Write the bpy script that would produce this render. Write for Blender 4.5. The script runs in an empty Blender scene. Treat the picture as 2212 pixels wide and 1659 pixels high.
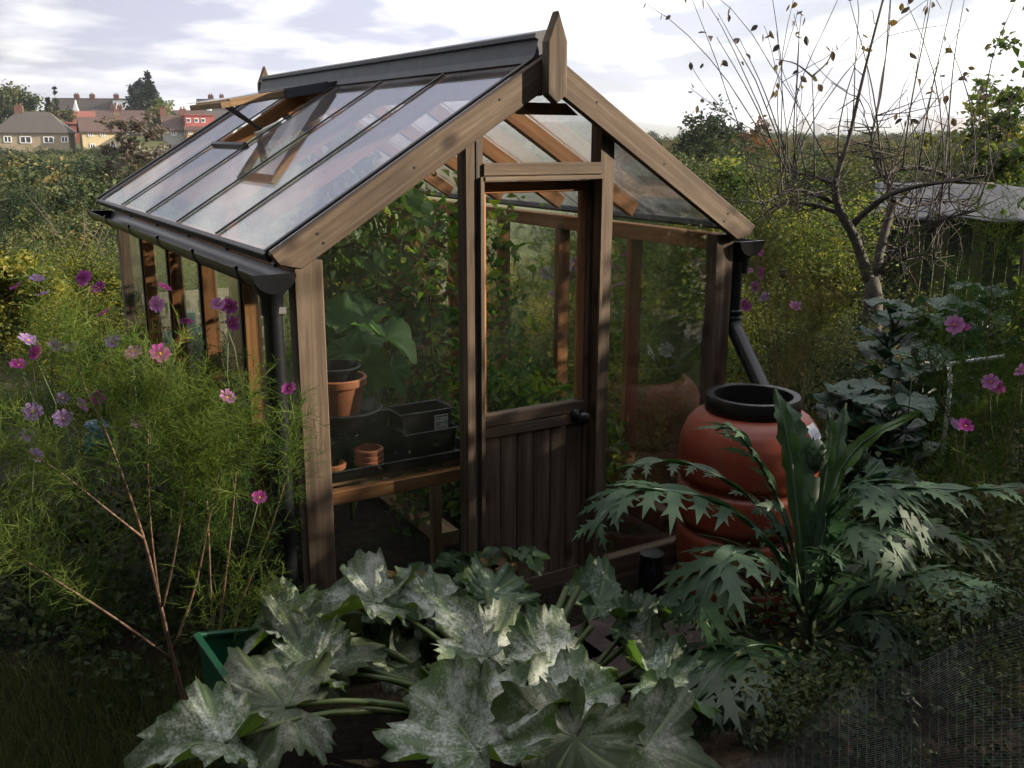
import bpy, math, random
import numpy as np
from mathutils import Vector, Matrix

# ------------------------------------------------------------------ camera, sky, sun, exposure
SC = bpy.context.scene
COL = SC.collection
R = math.radians
CAM = np.array([-1.1007, -3.2334, 1.9424]); YAW, PIT, ROL = R(31.4365), R(-14.13), R(0.1863); FPX = 2110.65
_fw = np.array([math.sin(YAW)*math.cos(PIT), math.cos(YAW)*math.cos(PIT), math.sin(PIT)])
_r = np.array([math.cos(YAW), -math.sin(YAW), 0.0]); _u = np.cross(_r, _fw)
_rt = _r*math.cos(ROL)+_u*math.sin(ROL); _up = _u*math.cos(ROL)-_r*math.sin(ROL)
FH = np.array([math.sin(YAW), math.cos(YAW), 0.0]); RH = _r      # horizontal forward / right of the view
def AT(px, py, d):
    "a surveyed point: bearing read off the photograph (2212 px wide), d metres away along the view"
    return CAM + d*(_fw + _rt*(px-1106)/FPX - _up*(py-829.5)/FPX)
def ATZ(px, py, z):
    k = _fw + _rt*(px-1106)/FPX - _up*(py-829.5)/FPX
    return CAM + k*(z-CAM[2])/k[2]
cam = bpy.data.cameras.new('camera'); camo = bpy.data.objects.new('camera', cam); COL.objects.link(camo)
cam.sensor_width = 36; cam.lens = 36*FPX/2212; cam.clip_start = .05; cam.clip_end = 20000
_m = Matrix(((_rt[0], _up[0], -_fw[0]), (_rt[1], _up[1], -_fw[1]), (_rt[2], _up[2], -_fw[2])))
camo.matrix_world = Matrix.Translation(Vector(CAM)) @ _m.to_4x4()
SC.camera = camo
SUN_AZ, SUN_EL = 118.0, 19.5          # azimuth clockwise from +Y
sd = np.array([math.sin(R(SUN_AZ))*math.cos(R(SUN_EL)), math.cos(R(SUN_AZ))*math.cos(R(SUN_EL)), math.sin(R(SUN_EL))])
sl = bpy.data.lights.new('sun', 'SUN'); sl.energy = 5.0; sl.angle = R(0.6); sl.color = (1.0, .87, .68)
so = bpy.data.objects.new('sun', sl); COL.objects.link(so)
so.rotation_euler = Vector(sd).to_track_quat('Z', 'Y').to_euler(); so.location = (20, -10, 12)
wd = bpy.data.worlds.new('World'); SC.world = wd; wd.use_nodes = True
nt = wd.node_tree; nt.nodes.clear()
def N(nt, t, **k):
    n = nt.nodes.new(t)
    for a, b in k.items():
        if a.startswith('i_'):
            key = a[2:]; key = int(key) if key.isdigit() else key.replace('_', ' ')
            n.inputs[key].default_value = b
        else: setattr(n, a, b)
    return n
sky = N(nt, 'ShaderNodeTexSky', sky_type='NISHITA', sun_disc=False, sun_elevation=R(SUN_EL), sun_rotation=R(SUN_AZ), air_density=1.2, dust_density=2.0, ozone_density=1.0)
bg1 = N(nt, 'ShaderNodeBackground', i_Strength=.05)
nt.links.new(sky.outputs[0], bg1.inputs[0])
# broken cloud: flat layer seen in perspective, denser towards the horizon
tc = N(nt, 'ShaderNodeTexCoord'); sep = N(nt, 'ShaderNodeSeparateXYZ'); nt.links.new(tc.outputs['Generated'], sep.inputs[0])
zz = N(nt, 'ShaderNodeMath', operation='MAXIMUM', i_1=0.0); nt.links.new(sep.outputs[2], zz.inputs[0])
za = N(nt, 'ShaderNodeMath', operation='ADD', i_1=.16); nt.links.new(zz.outputs[0], za.inputs[0])
dv = N(nt, 'ShaderNodeVectorMath', operation='DIVIDE'); nt.links.new(tc.outputs['Generated'], dv.inputs[0])
cb = N(nt, 'ShaderNodeCombineXYZ')
for i in range(3): nt.links.new(za.outputs[0], cb.inputs[i])
nt.links.new(cb.outputs[0], dv.inputs[1])
no = N(nt, 'ShaderNodeTexNoise', i_Scale=.9, i_Detail=5.0, i_Roughness=.55, i_Distortion=.35); nt.links.new(dv.outputs[0], no.inputs['Vector'])
cov = N(nt, 'ShaderNodeMapRange', i_1=.20, i_2=.46); nt.links.new(no.outputs['Fac'], cov.inputs[0])
mp = N(nt, 'ShaderNodeMapping'); mp.inputs['Location'].default_value = (3.1, .7, 2.2); nt.links.new(dv.outputs[0], mp.inputs[0])
no2 = N(nt, 'ShaderNodeTexNoise', i_Scale=1.5, i_Detail=5.0, i_Roughness=.5, i_Distortion=.15); nt.links.new(mp.outputs[0], no2.inputs['Vector'])
cr = N(nt, 'ShaderNodeValToRGB'); cr.color_ramp.elements[0].position = .43; cr.color_ramp.elements[0].color = (.50, .53, .68, 1)
cr.color_ramp.elements[1].position = .58; cr.color_ramp.elements[1].color = (1.22, 1.2, 1.18, 1); nt.links.new(no2.outputs['Fac'], cr.inputs[0])
bg2 = N(nt, 'ShaderNodeBackground', i_Strength=1.0)
nt.links.new(cr.outputs[0], bg2.inputs[0])
# clouds towards the sun are brighter
dsun = N(nt, 'ShaderNodeVectorMath', operation='DOT_PRODUCT'); dsun.inputs[1].default_value = tuple(sd); nt.links.new(tc.outputs['Generated'], dsun.inputs[0])
gl = N(nt, 'ShaderNodeMapRange', i_1=-.35, i_2=1.0, i_3=.42, i_4=.80); nt.links.new(dsun.outputs['Value'], gl.inputs[0]); nt.links.new(gl.outputs[0], bg2.inputs['Strength'])
mx = N(nt, 'ShaderNodeMixShader'); nt.links.new(cov.outputs[0], mx.inputs[0]); nt.links.new(bg1.outputs[0], mx.inputs[1]); nt.links.new(bg2.outputs[0], mx.inputs[2])
wo = N(nt, 'ShaderNodeOutputWorld'); nt.links.new(mx.outputs[0], wo.inputs[0])
SC.view_settings.view_transform = 'Standard'; SC.view_settings.look = 'None'; SC.view_settings.exposure = 1.3; SC.view_settings.gamma = 1.0
cy = SC.cycles
SC.render.engine = 'CYCLES'
cy.max_bounces = 7; cy.diffuse_bounces = 3; cy.glossy_bounces = 3; cy.transmission_bounces = 4; cy.transparent_max_bounces = 24
cy.caustics_reflective = False; cy.caustics_refractive = False; cy.sample_clamp_indirect = 4.0
cy.use_denoising = True; cy.use_adaptive_sampling = True; cy.adaptive_threshold = .02; wd.cycles.sampling_method = 'MANUAL'; wd.cycles.sample_map_resolution = 512
try: cy.denoiser = 'OPENIMAGEDENOISE'; cy.denoising_prefilter = 'ACCURATE'
except Exception: pass

# ------------------------------------------------------------------ helpers
def link(o): COL.objects.link(o); return o
def root_loc(o):
    while o.parent: o = o.parent
    return np.array(o.location)
GROUPS = {'cosmos': 'cosmos plants round the greenhouse', 'house': 'houses across the valley', 'tower block': 'tower blocks of the distant town', 'tomato plant': 'tomato vines in the greenhouse', 'plant': 'low plants in the greenhouse', 'pot': 'pots on the staging', 'tray': 'trays on the staging', 'jar': 'jars on the staging', 'seed head': 'poppy seed heads'}
def thing(name, label, cat, loc=(0, 0, 0), group=None, kind=None):
    o = link(bpy.data.objects.new(name, None)); o.location = tuple(loc); o.empty_display_size = .1
    o['label'] = label; o['category'] = cat
    group = group or GROUPS.get(cat)
    if group: o['group'] = group
    if kind: o['kind'] = kind
    return o
def tag(o, label=None, cat=None, group=None, kind=None):
    if label: o['label'] = label
    if cat: o['category'] = cat
    if group: o['group'] = group
    if kind: o['kind'] = kind
    return o
def fastmesh(name, V, F, T=None, gc=None, smooth=False, uv=None):
    "F: array of tris/quads or list of mixed polygons"
    V = np.asarray(V, dtype=np.float32); me = bpy.data.meshes.new(name)
    me.vertices.add(len(V)); me.vertices.foreach_set('co', V.ravel())
    if isinstance(F, np.ndarray):
        k = F.shape[1]; lv = F.ravel().astype(np.int32); tot = np.full(len(F), k, np.int32)
    else:
        tot = np.array([len(f) for f in F], np.int32); lv = np.array([i for f in F for i in f], np.int32)
    me.loops.add(len(lv)); me.loops.foreach_set('vertex_index', lv)
    st = np.concatenate(([0], np.cumsum(tot)[:-1])).astype(np.int32)
    me.polygons.add(len(tot)); me.polygons.foreach_set('loop_start', st)
    me.polygons.foreach_set('use_smooth', np.full(len(tot), bool(smooth)))
    if T is not None:
        a = me.attributes.new('tint', 'FLOAT', 'POINT'); a.data.foreach_set('value', np.asarray(T, np.float32))
    if gc is not None:
        a = me.attributes.new('gc', 'FLOAT_VECTOR', 'POINT'); a.data.foreach_set('vector', np.asarray(gc, np.float32).ravel())
    me.update(calc_edges=True); me.validate()
    return me
def mobj(name, me, mat, parent=None, loc=None):
    o = link(bpy.data.objects.new(name, me))
    if mat is not None and len(me.materials) == 0: me.materials.append(mat)
    if parent is not None: o.parent = parent
    if loc is not None: o.location = tuple(loc)
    return o
def part(name, V, F, mat, parent, T=None, gc=None, smooth=False):
    V = np.asarray(V, float) - (root_loc(parent) if parent is not None else 0)
    return mobj(name, fastmesh(name, V, F, T, gc, smooth), mat, parent)
RG = random.Random(5)
def nrm(v): v = np.asarray(v, float); return v/(np.linalg.norm(v)+1e-12)
class MB:
    def __init__(s): s.V = []; s.F = []; s.G = []; s.sm = False
    def add(s, V, F, G=None):
        n = len(s.V); V = [tuple(map(float, v)) for v in V]; s.V += V; s.F += [tuple(i+n for i in f) for f in F]
        s.G += [tuple(g) for g in G] if G is not None else V
        return s
    def beam(s, a, b, w, h, up=(0, 0, 1), ch=.004, cut=None):
        "chamfered beam a->b, w across, h along up"
        a = np.array(a, float); b = np.array(b, float); d = nrm(b-a); up = np.array(up, float)
        if abs(d@up) > .95: up = np.array((1., 0, 0)) if abs(d[0]) < .9 else np.array((0, 1., 0))
        x = nrm(np.cross(d, up)); y = np.cross(x, d); W, H = w/2, h/2; c = min(ch, W*.4, H*.4)
        q = [(-W+c, -H), (W-c, -H), (W, -H+c), (W, H-c), (W-c, H), (-W+c, H), (-W, H-c), (-W, -H+c)]
        L = np.linalg.norm(b-a); o = np.array([RG.random()*40 for _ in range(3)])
        V = []; G = []
        for k, e in ((0, a), (1, b)):
            for (u, v) in q: V.append(e+x*u+y*v); G.append(o+np.array((k*L, u, v)))
        F = [tuple(range(7, -1, -1)), tuple(range(8, 16))]+[(i, (i+1) % 8, 8+(i+1) % 8, 8+i) for i in range(8)]
        return s.add(V, F, G)
    def box(s, p0, p1, ch=.004):
        p0 = np.array(p0, float); p1 = np.array(p1, float); d = p1-p0; c = (p0+p1)/2; k = int(np.argmax(d))
        a = c.copy(); b = c.copy(); a[k] = p0[k]; b[k] = p1[k]
        if k == 2: return s.beam(a, b, d[1], d[0], (1, 0, 0), ch)
        if k == 0: return s.beam(a, b, d[1], d[2], (0, 0, 1), ch)
        return s.beam(a, b, d[0], d[2], (0, 0, 1), ch)
    def prism(s, poly, o, ex, ey, ez, dep, along=None):
        "2d polygon extruded along ez by dep; grain along unit 2d vector"
        o = np.array(o, float); ex = np.array(ex, float); ey = np.array(ey, float); ez = np.array(ez, float)
        al = np.array(along if along is not None else (1, 0), float); al = al/np.linalg.norm(al); pe = np.array((-al[1], al[0]))
        n = len(poly); r = np.array([RG.random()*40 for _ in range(3)]); V = []; G = []
        for k in (0, 1):
            for p in poly:
                p = np.array(p, float); V.append(o+ex*p[0]+ey*p[1]+ez*dep*k); G.append(r+np.array((p@al, p@pe, dep*k)))
        F = [tuple(range(n-1, -1, -1)), tuple(range(n, 2*n))]+[(i, (i+1) % n, n+(i+1) % n, n+i) for i in range(n)]
        return s.add(V, F, G)
    def tube(s, P, rad, n=8, cap=True):
        P = np.array(P, float); m = len(P); rad = np.full(m, rad) if np.isscalar(rad) else np.array(rad, float)
        t = np.gradient(P, axis=0); V = []; G = []; x = None; L = 0; off = RG.random()*40
        for i in range(m):
            d = nrm(t[i])
            if x is None: x = nrm(np.cross(d, (0.31, .17, .93)) if abs(d[2]) < .9 else np.cross(d, (1, .2, 0)))
            x = nrm(x-d*(x@d)); y = np.cross(d, x)
            if i: L += np.linalg.norm(P[i]-P[i-1])
            for k in range(n):
                a = 2*math.pi*k/n; V.append(P[i]+(x*math.cos(a)+y*math.sin(a))*rad[i]); G.append((off+L, math.cos(a)*rad[i], math.sin(a)*rad[i]))
        F = [(i*n+k, i*n+(k+1) % n, (i+1)*n+(k+1) % n, (i+1)*n+k) for i in range(m-1) for k in range(n)]
        if cap: F += [tuple(range(n-1, -1, -1)), tuple(range((m-1)*n, m*n))]
        return s.add(V, F, G)
    def lathe(s, prof, c, n=32, ax=(0, 0, 1), close=False):
        ax = nrm(ax); x = nrm(np.cross(ax, (1, 0, 0)) if abs(ax[0]) < .9 else np.cross(ax, (0, 1, 0))); y = np.cross(ax, x); c = np.array(c, float)
        V = []
        for (r, z) in prof:
            for k in range(n):
                a = 2*math.pi*k/n; V.append(c+ax*z+(x*math.cos(a)+y*math.sin(a))*r)
        m = len(prof); F = [(i*n+k, i*n+(k+1) % n, ((i+1) % m)*n+(k+1) % n, ((i+1) % m)*n+k) for i in range(m if close else m-1) for k in range(n)]
        return s.add(V, F)
    def build(s, name, mat, parent, smooth=False):
        o = part(name, s.V, s.F, mat, parent, None, s.G, smooth)
        if smooth == 'auto':
            me = o.data
            try: me.set_sharp_from_angle(angle=R(35))
            except Exception: pass
        return o
# ------------------------------------------------------------------ materials
def mat(name):
    m = bpy.data.materials.new(name); m.use_nodes = True; m.node_tree.nodes.clear(); return m, m.node_tree
def out(nt, sh): o = N(nt, 'ShaderNodeOutputMaterial'); nt.links.new(sh, o.inputs[0])
def plain(name, col, rough=.5, metal=0.0, spec=.5, var=.0, scale=8.0, bump=0.0, bscale=60.0, coat=0.0):
    m, t = mat(name); b = N(t, 'ShaderNodeBsdfPrincipled', i_Roughness=rough, i_Metallic=metal); b.inputs['Specular IOR Level'].default_value = spec
    b.inputs['Base Color'].default_value = (*col, 1); b.inputs['Coat Weight'].default_value = coat
    if var:
        g = N(t, 'ShaderNodeNewGeometry'); n = N(t, 'ShaderNodeTexNoise', i_Scale=scale, i_Detail=5.0); t.links.new(g.outputs['Position'], n.inputs['Vector'])
        mr = N(t, 'ShaderNodeMapRange', i_1=.25, i_2=.75, i_3=1-var, i_4=1+var); t.links.new(n.outputs['Fac'], mr.inputs[0])
        hv = N(t, 'ShaderNodeHueSaturation'); hv.inputs['Color'].default_value = (*col, 1); t.links.new(mr.outputs[0], hv.inputs['Value']); t.links.new(hv.outputs[0], b.inputs['Base Color'])
    if bump:
        g = N(t, 'ShaderNodeNewGeometry'); n = N(t, 'ShaderNodeTexNoise', i_Scale=bscale, i_Detail=4.0); t.links.new(g.outputs['Position'], n.inputs['Vector'])
        bp = N(t, 'ShaderNodeBump', i_Strength=bump, i_Distance=.004); t.links.new(n.outputs['Fac'], bp.inputs['Height']); t.links.new(bp.outputs[0], b.inputs['Normal'])
    out(t, b.outputs[0]); return m
def wood(name, c0, c1, c2, knots=True, rough=.75):
    "grain runs along gc.x"
    m, t = mat(name); a = N(t, 'ShaderNodeAttribute', attribute_name='gc')
    mp = N(t, 'ShaderNodeMapping'); mp.inputs['Scale'].default_value = (1.6, 38, 38); t.links.new(a.outputs['Vector'], mp.inputs[0])
    n1 = N(t, 'ShaderNodeTexNoise', i_Scale=1.0, i_Detail=6.0, i_Roughness=.62, i_Distortion=.6); t.links.new(mp.outputs[0], n1.inputs['Vector'])
    mp2 = N(t, 'ShaderNodeMapping'); mp2.inputs['Scale'].default_value = (2.2, 5, 5); t.links.new(a.outputs['Vector'], mp2.inputs[0])
    n2 = N(t, 'ShaderNodeTexNoise', i_Scale=1.0, i_Detail=4.0); t.links.new(mp2.outputs[0], n2.inputs['Vector'])
    cr = N(t, 'ShaderNodeValToRGB'); e = cr.color_ramp.elements; e[0].position = .28; e[0].color = (*c0, 1); e[1].position = .72; e[1].color = (*c2, 1)
    x = cr.color_ramp.elements.new(.5); x.color = (*c1, 1); t.links.new(n1.outputs['Fac'], cr.inputs[0])
    mr = N(t, 'ShaderNodeMapRange', i_1=.3, i_2=.7, i_3=.72, i_4=1.2); t.links.new(n2.outputs['Fac'], mr.inputs[0])
    hv = N(t, 'ShaderNodeHueSaturation'); t.links.new(cr.outputs[0], hv.inputs['Color']); t.links.new(mr.outputs[0], hv.inputs['Value'])
    col = hv.outputs[0]; hgt = n1.outputs['Fac']
    if knots:
        mk = N(t, 'ShaderNodeMapping'); mk.inputs['Scale'].default_value = (4.2, 7, 7); t.links.new(a.outputs['Vector'], mk.inputs[0])
        vo = N(t, 'ShaderNodeTexVoronoi', i_Scale=1.0); t.links.new(mk.outputs[0], vo.inputs['Vector'])
        kr = N(t, 'ShaderNodeMapRange', i_1=.09, i_2=.24, i_3=.85, i_4=0.0); t.links.new(vo.outputs['Distance'], kr.inputs[0])
        mxk = N(t, 'ShaderNodeMix', data_type='RGBA'); t.links.new(kr.outputs[0], mxk.inputs['Factor']); t.links.new(col, mxk.inputs['A']); mxk.inputs['B'].default_value = (c0[0]*.45, c0[1]*.40, c0[2]*.38, 1)
        col = mxk.outputs['Result']
    gp = N(t, 'ShaderNodeNewGeometry'); na_ = N(t, 'ShaderNodeTexNoise', i_Scale=5.5, i_Detail=6.0, i_Roughness=.65); t.links.new(gp.outputs['Position'], na_.inputs['Vector'])
    ra_ = N(t, 'ShaderNodeMapRange', i_1=.52, i_2=.74, i_3=0.0, i_4=.55); t.links.new(na_.outputs['Fac'], ra_.inputs[0])
    ma_ = N(t, 'ShaderNodeMix', data_type='RGBA'); t.links.new(ra_.outputs[0], ma_.inputs['Factor']); t.links.new(col, ma_.inputs['A']); ma_.inputs['B'].default_value = (c1[0]*.50, c1[1]*.56, c1[2]*.52, 1); col = ma_.outputs['Result']
    b = N(t, 'ShaderNodeBsdfPrincipled', i_Roughness=rough); b.inputs['Specular IOR Level'].default_value = .3; t.links.new(col, b.inputs['Base Color'])
    bp = N(t, 'ShaderNodeBump', i_Strength=.35, i_Distance=.003); t.links.new(hgt, bp.inputs['Height']); t.links.new(bp.outputs[0], b.inputs['Normal'])
    out(t, b.outputs[0]); return m
def leafmat(name, cols, trans=.35, rough=.6, spec=.35, nscale=0, tcol=None, glossy=.008):
    "cols: ramp over the per-leaf tint attribute"
    m, t = mat(name); a = N(t, 'ShaderNodeAttribute', attribute_name='tint')
    cr = N(t, 'ShaderNodeValToRGB'); e = cr.color_ramp.elements
    e[0].color = (*cols[0], 1); e[-1].color = (*cols[-1], 1)
    for i, c in enumerate(cols[1:-1]): x = e.new((i+1)/(len(cols)-1)); x.color = (*c, 1)
    t.links.new(a.outputs['Fac'], cr.inputs[0]); col = cr.outputs[0]
    d = N(t, 'ShaderNodeBsdfDiffuse'); tr = N(t, 'ShaderNodeBsdfTranslucent'); t.links.new(col, d.inputs[0])
    hs = N(t, 'ShaderNodeHueSaturation', i_Hue=.485, i_Saturation=1.2, i_Value=1.7); t.links.new(col, hs.inputs['Color']); t.links.new(hs.outputs[0], tr.inputs[0])
    m1 = N(t, 'ShaderNodeMixShader', i_0=trans); t.links.new(d.outputs[0], m1.inputs[1]); t.links.new(tr.outputs[0], m1.inputs[2])
    if glossy <= 0: out(t, m1.outputs[0]); return m
    g = N(t, 'ShaderNodeBsdfGlossy', i_Roughness=rough)
    m2 = N(t, 'ShaderNodeMixShader', i_0=glossy*2.5); t.links.new(m1.outputs[0], m2.inputs[1]); t.links.new(g.outputs[0], m2.inputs[2])
    out(t, m2.outputs[0]); return m
def glassmat(name, dirt=.05, tint=(.93, .96, .95), dcol=(.5, .52, .5), k=1.0):
    m, t = mat(name)
    fr = N(t, 'ShaderNodeFresnel', i_IOR=1.5); g = N(t, 'ShaderNodeBsdfGlossy', i_Roughness=.015); tr = N(t, 'ShaderNodeBsdfTransparent'); tr.inputs[0].default_value = (*tint, 1)
    fk = N(t, 'ShaderNodeMath', operation='MULTIPLY', i_1=k); t.links.new(fr.outputs[0], fk.inputs[0])
    m1 = N(t, 'ShaderNodeMixShader'); t.links.new(fk.outputs[0], m1.inputs[0]); t.links.new(tr.outputs[0], m1.inputs[1]); t.links.new(g.outputs[0], m1.inputs[2])
    d = N(t, 'ShaderNodeBsdfDiffuse'); d.inputs[0].default_value = (*dcol, 1); tl = N(t, 'ShaderNodeBsdfTranslucent'); tl.inputs[0].default_value = (*dcol, 1)
    md = N(t, 'ShaderNodeMixShader', i_0=.5); t.links.new(d.outputs[0], md.inputs[1]); t.links.new(tl.outputs[0], md.inputs[2])
    ge = N(t, 'ShaderNodeNewGeometry'); n = N(t, 'ShaderNodeTexNoise', i_Scale=2.2, i_Detail=6.0, i_Roughness=.65); t.links.new(ge.outputs['Position'], n.inputs['Vector'])
    mr = N(t, 'ShaderNodeMapRange', i_1=.35, i_2=.75, i_3=dirt*.3, i_4=dirt*2.0); t.links.new(n.outputs['Fac'], mr.inputs[0])
    n3 = N(t, 'ShaderNodeTexNoise', i_Scale=70.0, i_Detail=2.0); t.links.new(ge.outputs['Position'], n3.inputs['Vector'])
    m3 = N(t, 'ShaderNodeMapRange', i_1=.68, i_2=.72, i_3=0.0, i_4=dirt*2); t.links.new(n3.outputs['Fac'], m3.inputs[0])
    ad = N(t, 'ShaderNodeMath', operation='ADD', use_clamp=True); t.links.new(mr.outputs[0], ad.inputs[0]); t.links.new(m3.outputs[0], ad.inputs[1])
    m2 = N(t, 'ShaderNodeMixShader'); t.links.new(ad.outputs[0], m2.inputs[0]); t.links.new(m1.outputs[0], m2.inputs[1]); t.links.new(md.outputs[0], m2.inputs[2])
    out(t, m2.outputs[0]); return m
M = {}
M['wood'] = wood('weathered_timber', (.054, .036, .025), (.112, .079, .055), (.19, .145, .106))
M['wood_in'] = wood('sheltered_timber', (.22, .088, .034), (.33, .148, .06), (.42, .21, .095), knots=True)
M['wood_pale'] = wood('pale_timber', (.16, .10, .055), (.24, .155, .085), (.31, .21, .12))
M['wood_grey'] = wood('grey_pallet_timber', (.14, .12, .10), (.22, .19, .155), (.30, .265, .22))
M['lead'] = plain('dark_grey_flashing', (.044, .046, .056), .55, var=.25, scale=14)
M['seal'] = plain('dark_glazing_strip', (.028, .026, .027), .5, var=.2)
M['gutter'] = plain('black_gutter_plastic', (.010, .011, .013), .32, var=.2, bump=.1)
M['black'] = plain('black_plastic', (.010, .010, .011), .38, var=.2)
M['metal'] = plain('bright_metal', (.55, .55, .53), .35, metal=.8)
M['alu'] = plain('pale_opener_metal', (.62, .60, .52), .45, metal=.2, var=.2)
M['white'] = plain('white_label', (.72, .74, .76), .5)
M['ink'] = plain('label_print', (.06, .06, .07), .6)
M['mint'] = plain('mint_print', (.18, .55, .45), .6)
M['terracotta'] = plain('terracotta', (.36, .125, .058), .7, var=.18, bump=.15)
M['butt'] = plain('terracotta_plastic', (.235, .048, .026), .40, var=.22, scale=7, bump=.08, bscale=160)
M['roofglass'] = glassmat('roof_glass', .075, (.96, .975, .98), (.74, .71, .75), .5)
M['glass'] = glassmat('wall_glass', .012, (.97, .985, .975), (.42, .45, .40), .45)
M['stem'] = plain('green_stem', (.07, .10, .028), .55, var=.3, scale=20)
M['bark'] = plain('grey_bark', (.085, .066, .048), .85, var=.45, scale=30, bump=.7, bscale=90)

def dusty(name, c0, c1, rough):
    m, t = mat(name); g = N(t, 'ShaderNodeNewGeometry'); mp = N(t, 'ShaderNodeMapping'); mp.inputs['Scale'].default_value = (14, 14, 2.2); t.links.new(g.outputs['Position'], mp.inputs[0])
    n = N(t, 'ShaderNodeTexNoise', i_Scale=1.0, i_Detail=7.0, i_Roughness=.65); t.links.new(mp.outputs[0], n.inputs['Vector']); n2 = N(t, 'ShaderNodeTexNoise', i_Scale=45.0, i_Detail=4.0, i_Roughness=.7); t.links.new(g.outputs['Position'], n2.inputs['Vector'])
    ad = N(t, 'ShaderNodeMath', operation='MULTIPLY_ADD', i_1=.45); t.links.new(n2.outputs['Fac'], ad.inputs[0]); t.links.new(n.outputs['Fac'], ad.inputs[2])
    r_ = N(t, 'ShaderNodeMapRange', i_1=.70, i_2=1.05, i_3=0.0, i_4=.6); t.links.new(ad.outputs[0], r_.inputs[0])
    mx_ = N(t, 'ShaderNodeMix', data_type='RGBA'); t.links.new(r_.outputs[0], mx_.inputs['Factor']); mx_.inputs['A'].default_value = (*c0, 1); mx_.inputs['B'].default_value = (*c1, 1)
    rr_ = N(t, 'ShaderNodeMapRange', i_3=rough, i_4=.8); t.links.new(r_.outputs[0], rr_.inputs[0])
    b = N(t, 'ShaderNodeBsdfPrincipled'); t.links.new(mx_.outputs['Result'], b.inputs['Base Color']); t.links.new(rr_.outputs[0], b.inputs['Roughness']); out(t, b.outputs[0]); return m
M['butt'] = dusty('terracotta_plastic_dusty', (.255, .048, .025), (.17, .075, .047), .38)
# ------------------------------------------------------------------ foliage tools
def leaves(C, size, rng, w=.32, fold=.18, up=.5, axis=None, spread=1.0, droop=.15, T=None):
    "two-triangle folded leaves at points C; returns V,F,T"
    C = np.asarray(C, float); n = len(C); s = (size*rng.uniform(.6, 1.35, n))[:, None]
    a = rng.normal(size=(n, 3)); a[:, 2] *= .6
    if axis is not None: a = a*spread+axis
    a /= np.linalg.norm(a, axis=1)[:, None]
    k = rng.normal(size=(n, 3))*.8; k[:, 2] += up*2
    b = np.cross(a, k); b /= np.linalg.norm(b, axis=1)[:, None]+1e-9; nn = np.cross(b, a)
    V = np.empty((n, 4, 3)); V[:, 0] = C; V[:, 1] = C+s*(a*.5+b*w+nn*fold*.5); V[:, 2] = C+s*(a-nn*droop); V[:, 3] = C+s*(a*.5-b*w+nn*fold*.5)
    i = np.arange(n)*4; F = np.concatenate([np.stack([i, i+1, i+2], 1), np.stack([i, i+2, i+3], 1)])
    if T is None: T = rng.random(n)
    return V.reshape(-1, 3), F, np.repeat(T, 4)
def join(parts):
    V = []; F = []; T = []; n = 0
    for v, f, t in parts: V.append(v); F.append(f+n); T.append(t); n += len(v)
    return np.concatenate(V), np.concatenate(F), np.concatenate(T)
def xform(p, loc, rz=0.0, s=1.0, dt=0.0, flat=1.0):
    v, f, t = p; c, q = math.cos(rz), math.sin(rz)
    w = v@np.array([[c, q, 0], [-q, c, 0], [0, 0, 1.0]])*np.array((s, s, s*flat))+np.asarray(loc)
    return w, f, np.clip(t+dt, 0, 1)
def crown_pts(rng, rx, rz, nc, nl, clump=.32, shell=.55, rough=.25):
    "points in clumps spread through an uneven ellipsoid sitting on z=0; also a tint per point"
    d = rng.normal(size=(nc, 3)); d /= np.linalg.norm(d, axis=1)[:, None]
    r = shell+(1-shell)*rng.random(nc)**.6; r *= 1+rough*rng.normal(size=nc)
    c = d*r[:, None]*np.array((rx, rx, rz)); c[:, 2] += rz
    cs = clump*rx*rng.uniform(.55, 1.3, nc)
    P = c[:, None, :]+rng.normal(size=(nc, nl, 3))*cs[:, None, None]*np.array((.55, .55, .42))
    tt = np.clip(.5+.28*rng.normal(size=nc), 0, 1)
    T = np.clip(tt[:, None]+.16*rng.normal(size=(nc, nl)), 0, 1)
    return P.reshape(-1, 3), T.ravel(), c
def limbs(rng, b, base, top, r0, tips, n=6):
    "trunk and limbs from base to crown clump centres"
    base = np.array(base, float); top = np.array(top, float); m = (base+top)/2+rng.normal(size=3)*.04*np.linalg.norm(top-base)
    b.tube([base, m, top], [r0, r0*.8, r0*.5], 7)
    for t in tips:
        s = base+(top-base)*rng.uniform(.45, 1.0); mid = (s+t)/2+rng.normal(size=3)*.08*np.linalg.norm(t-s)
        b.tube([s, mid, np.array(t)], [r0*.38, r0*.24, r0*.08], 5)
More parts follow.
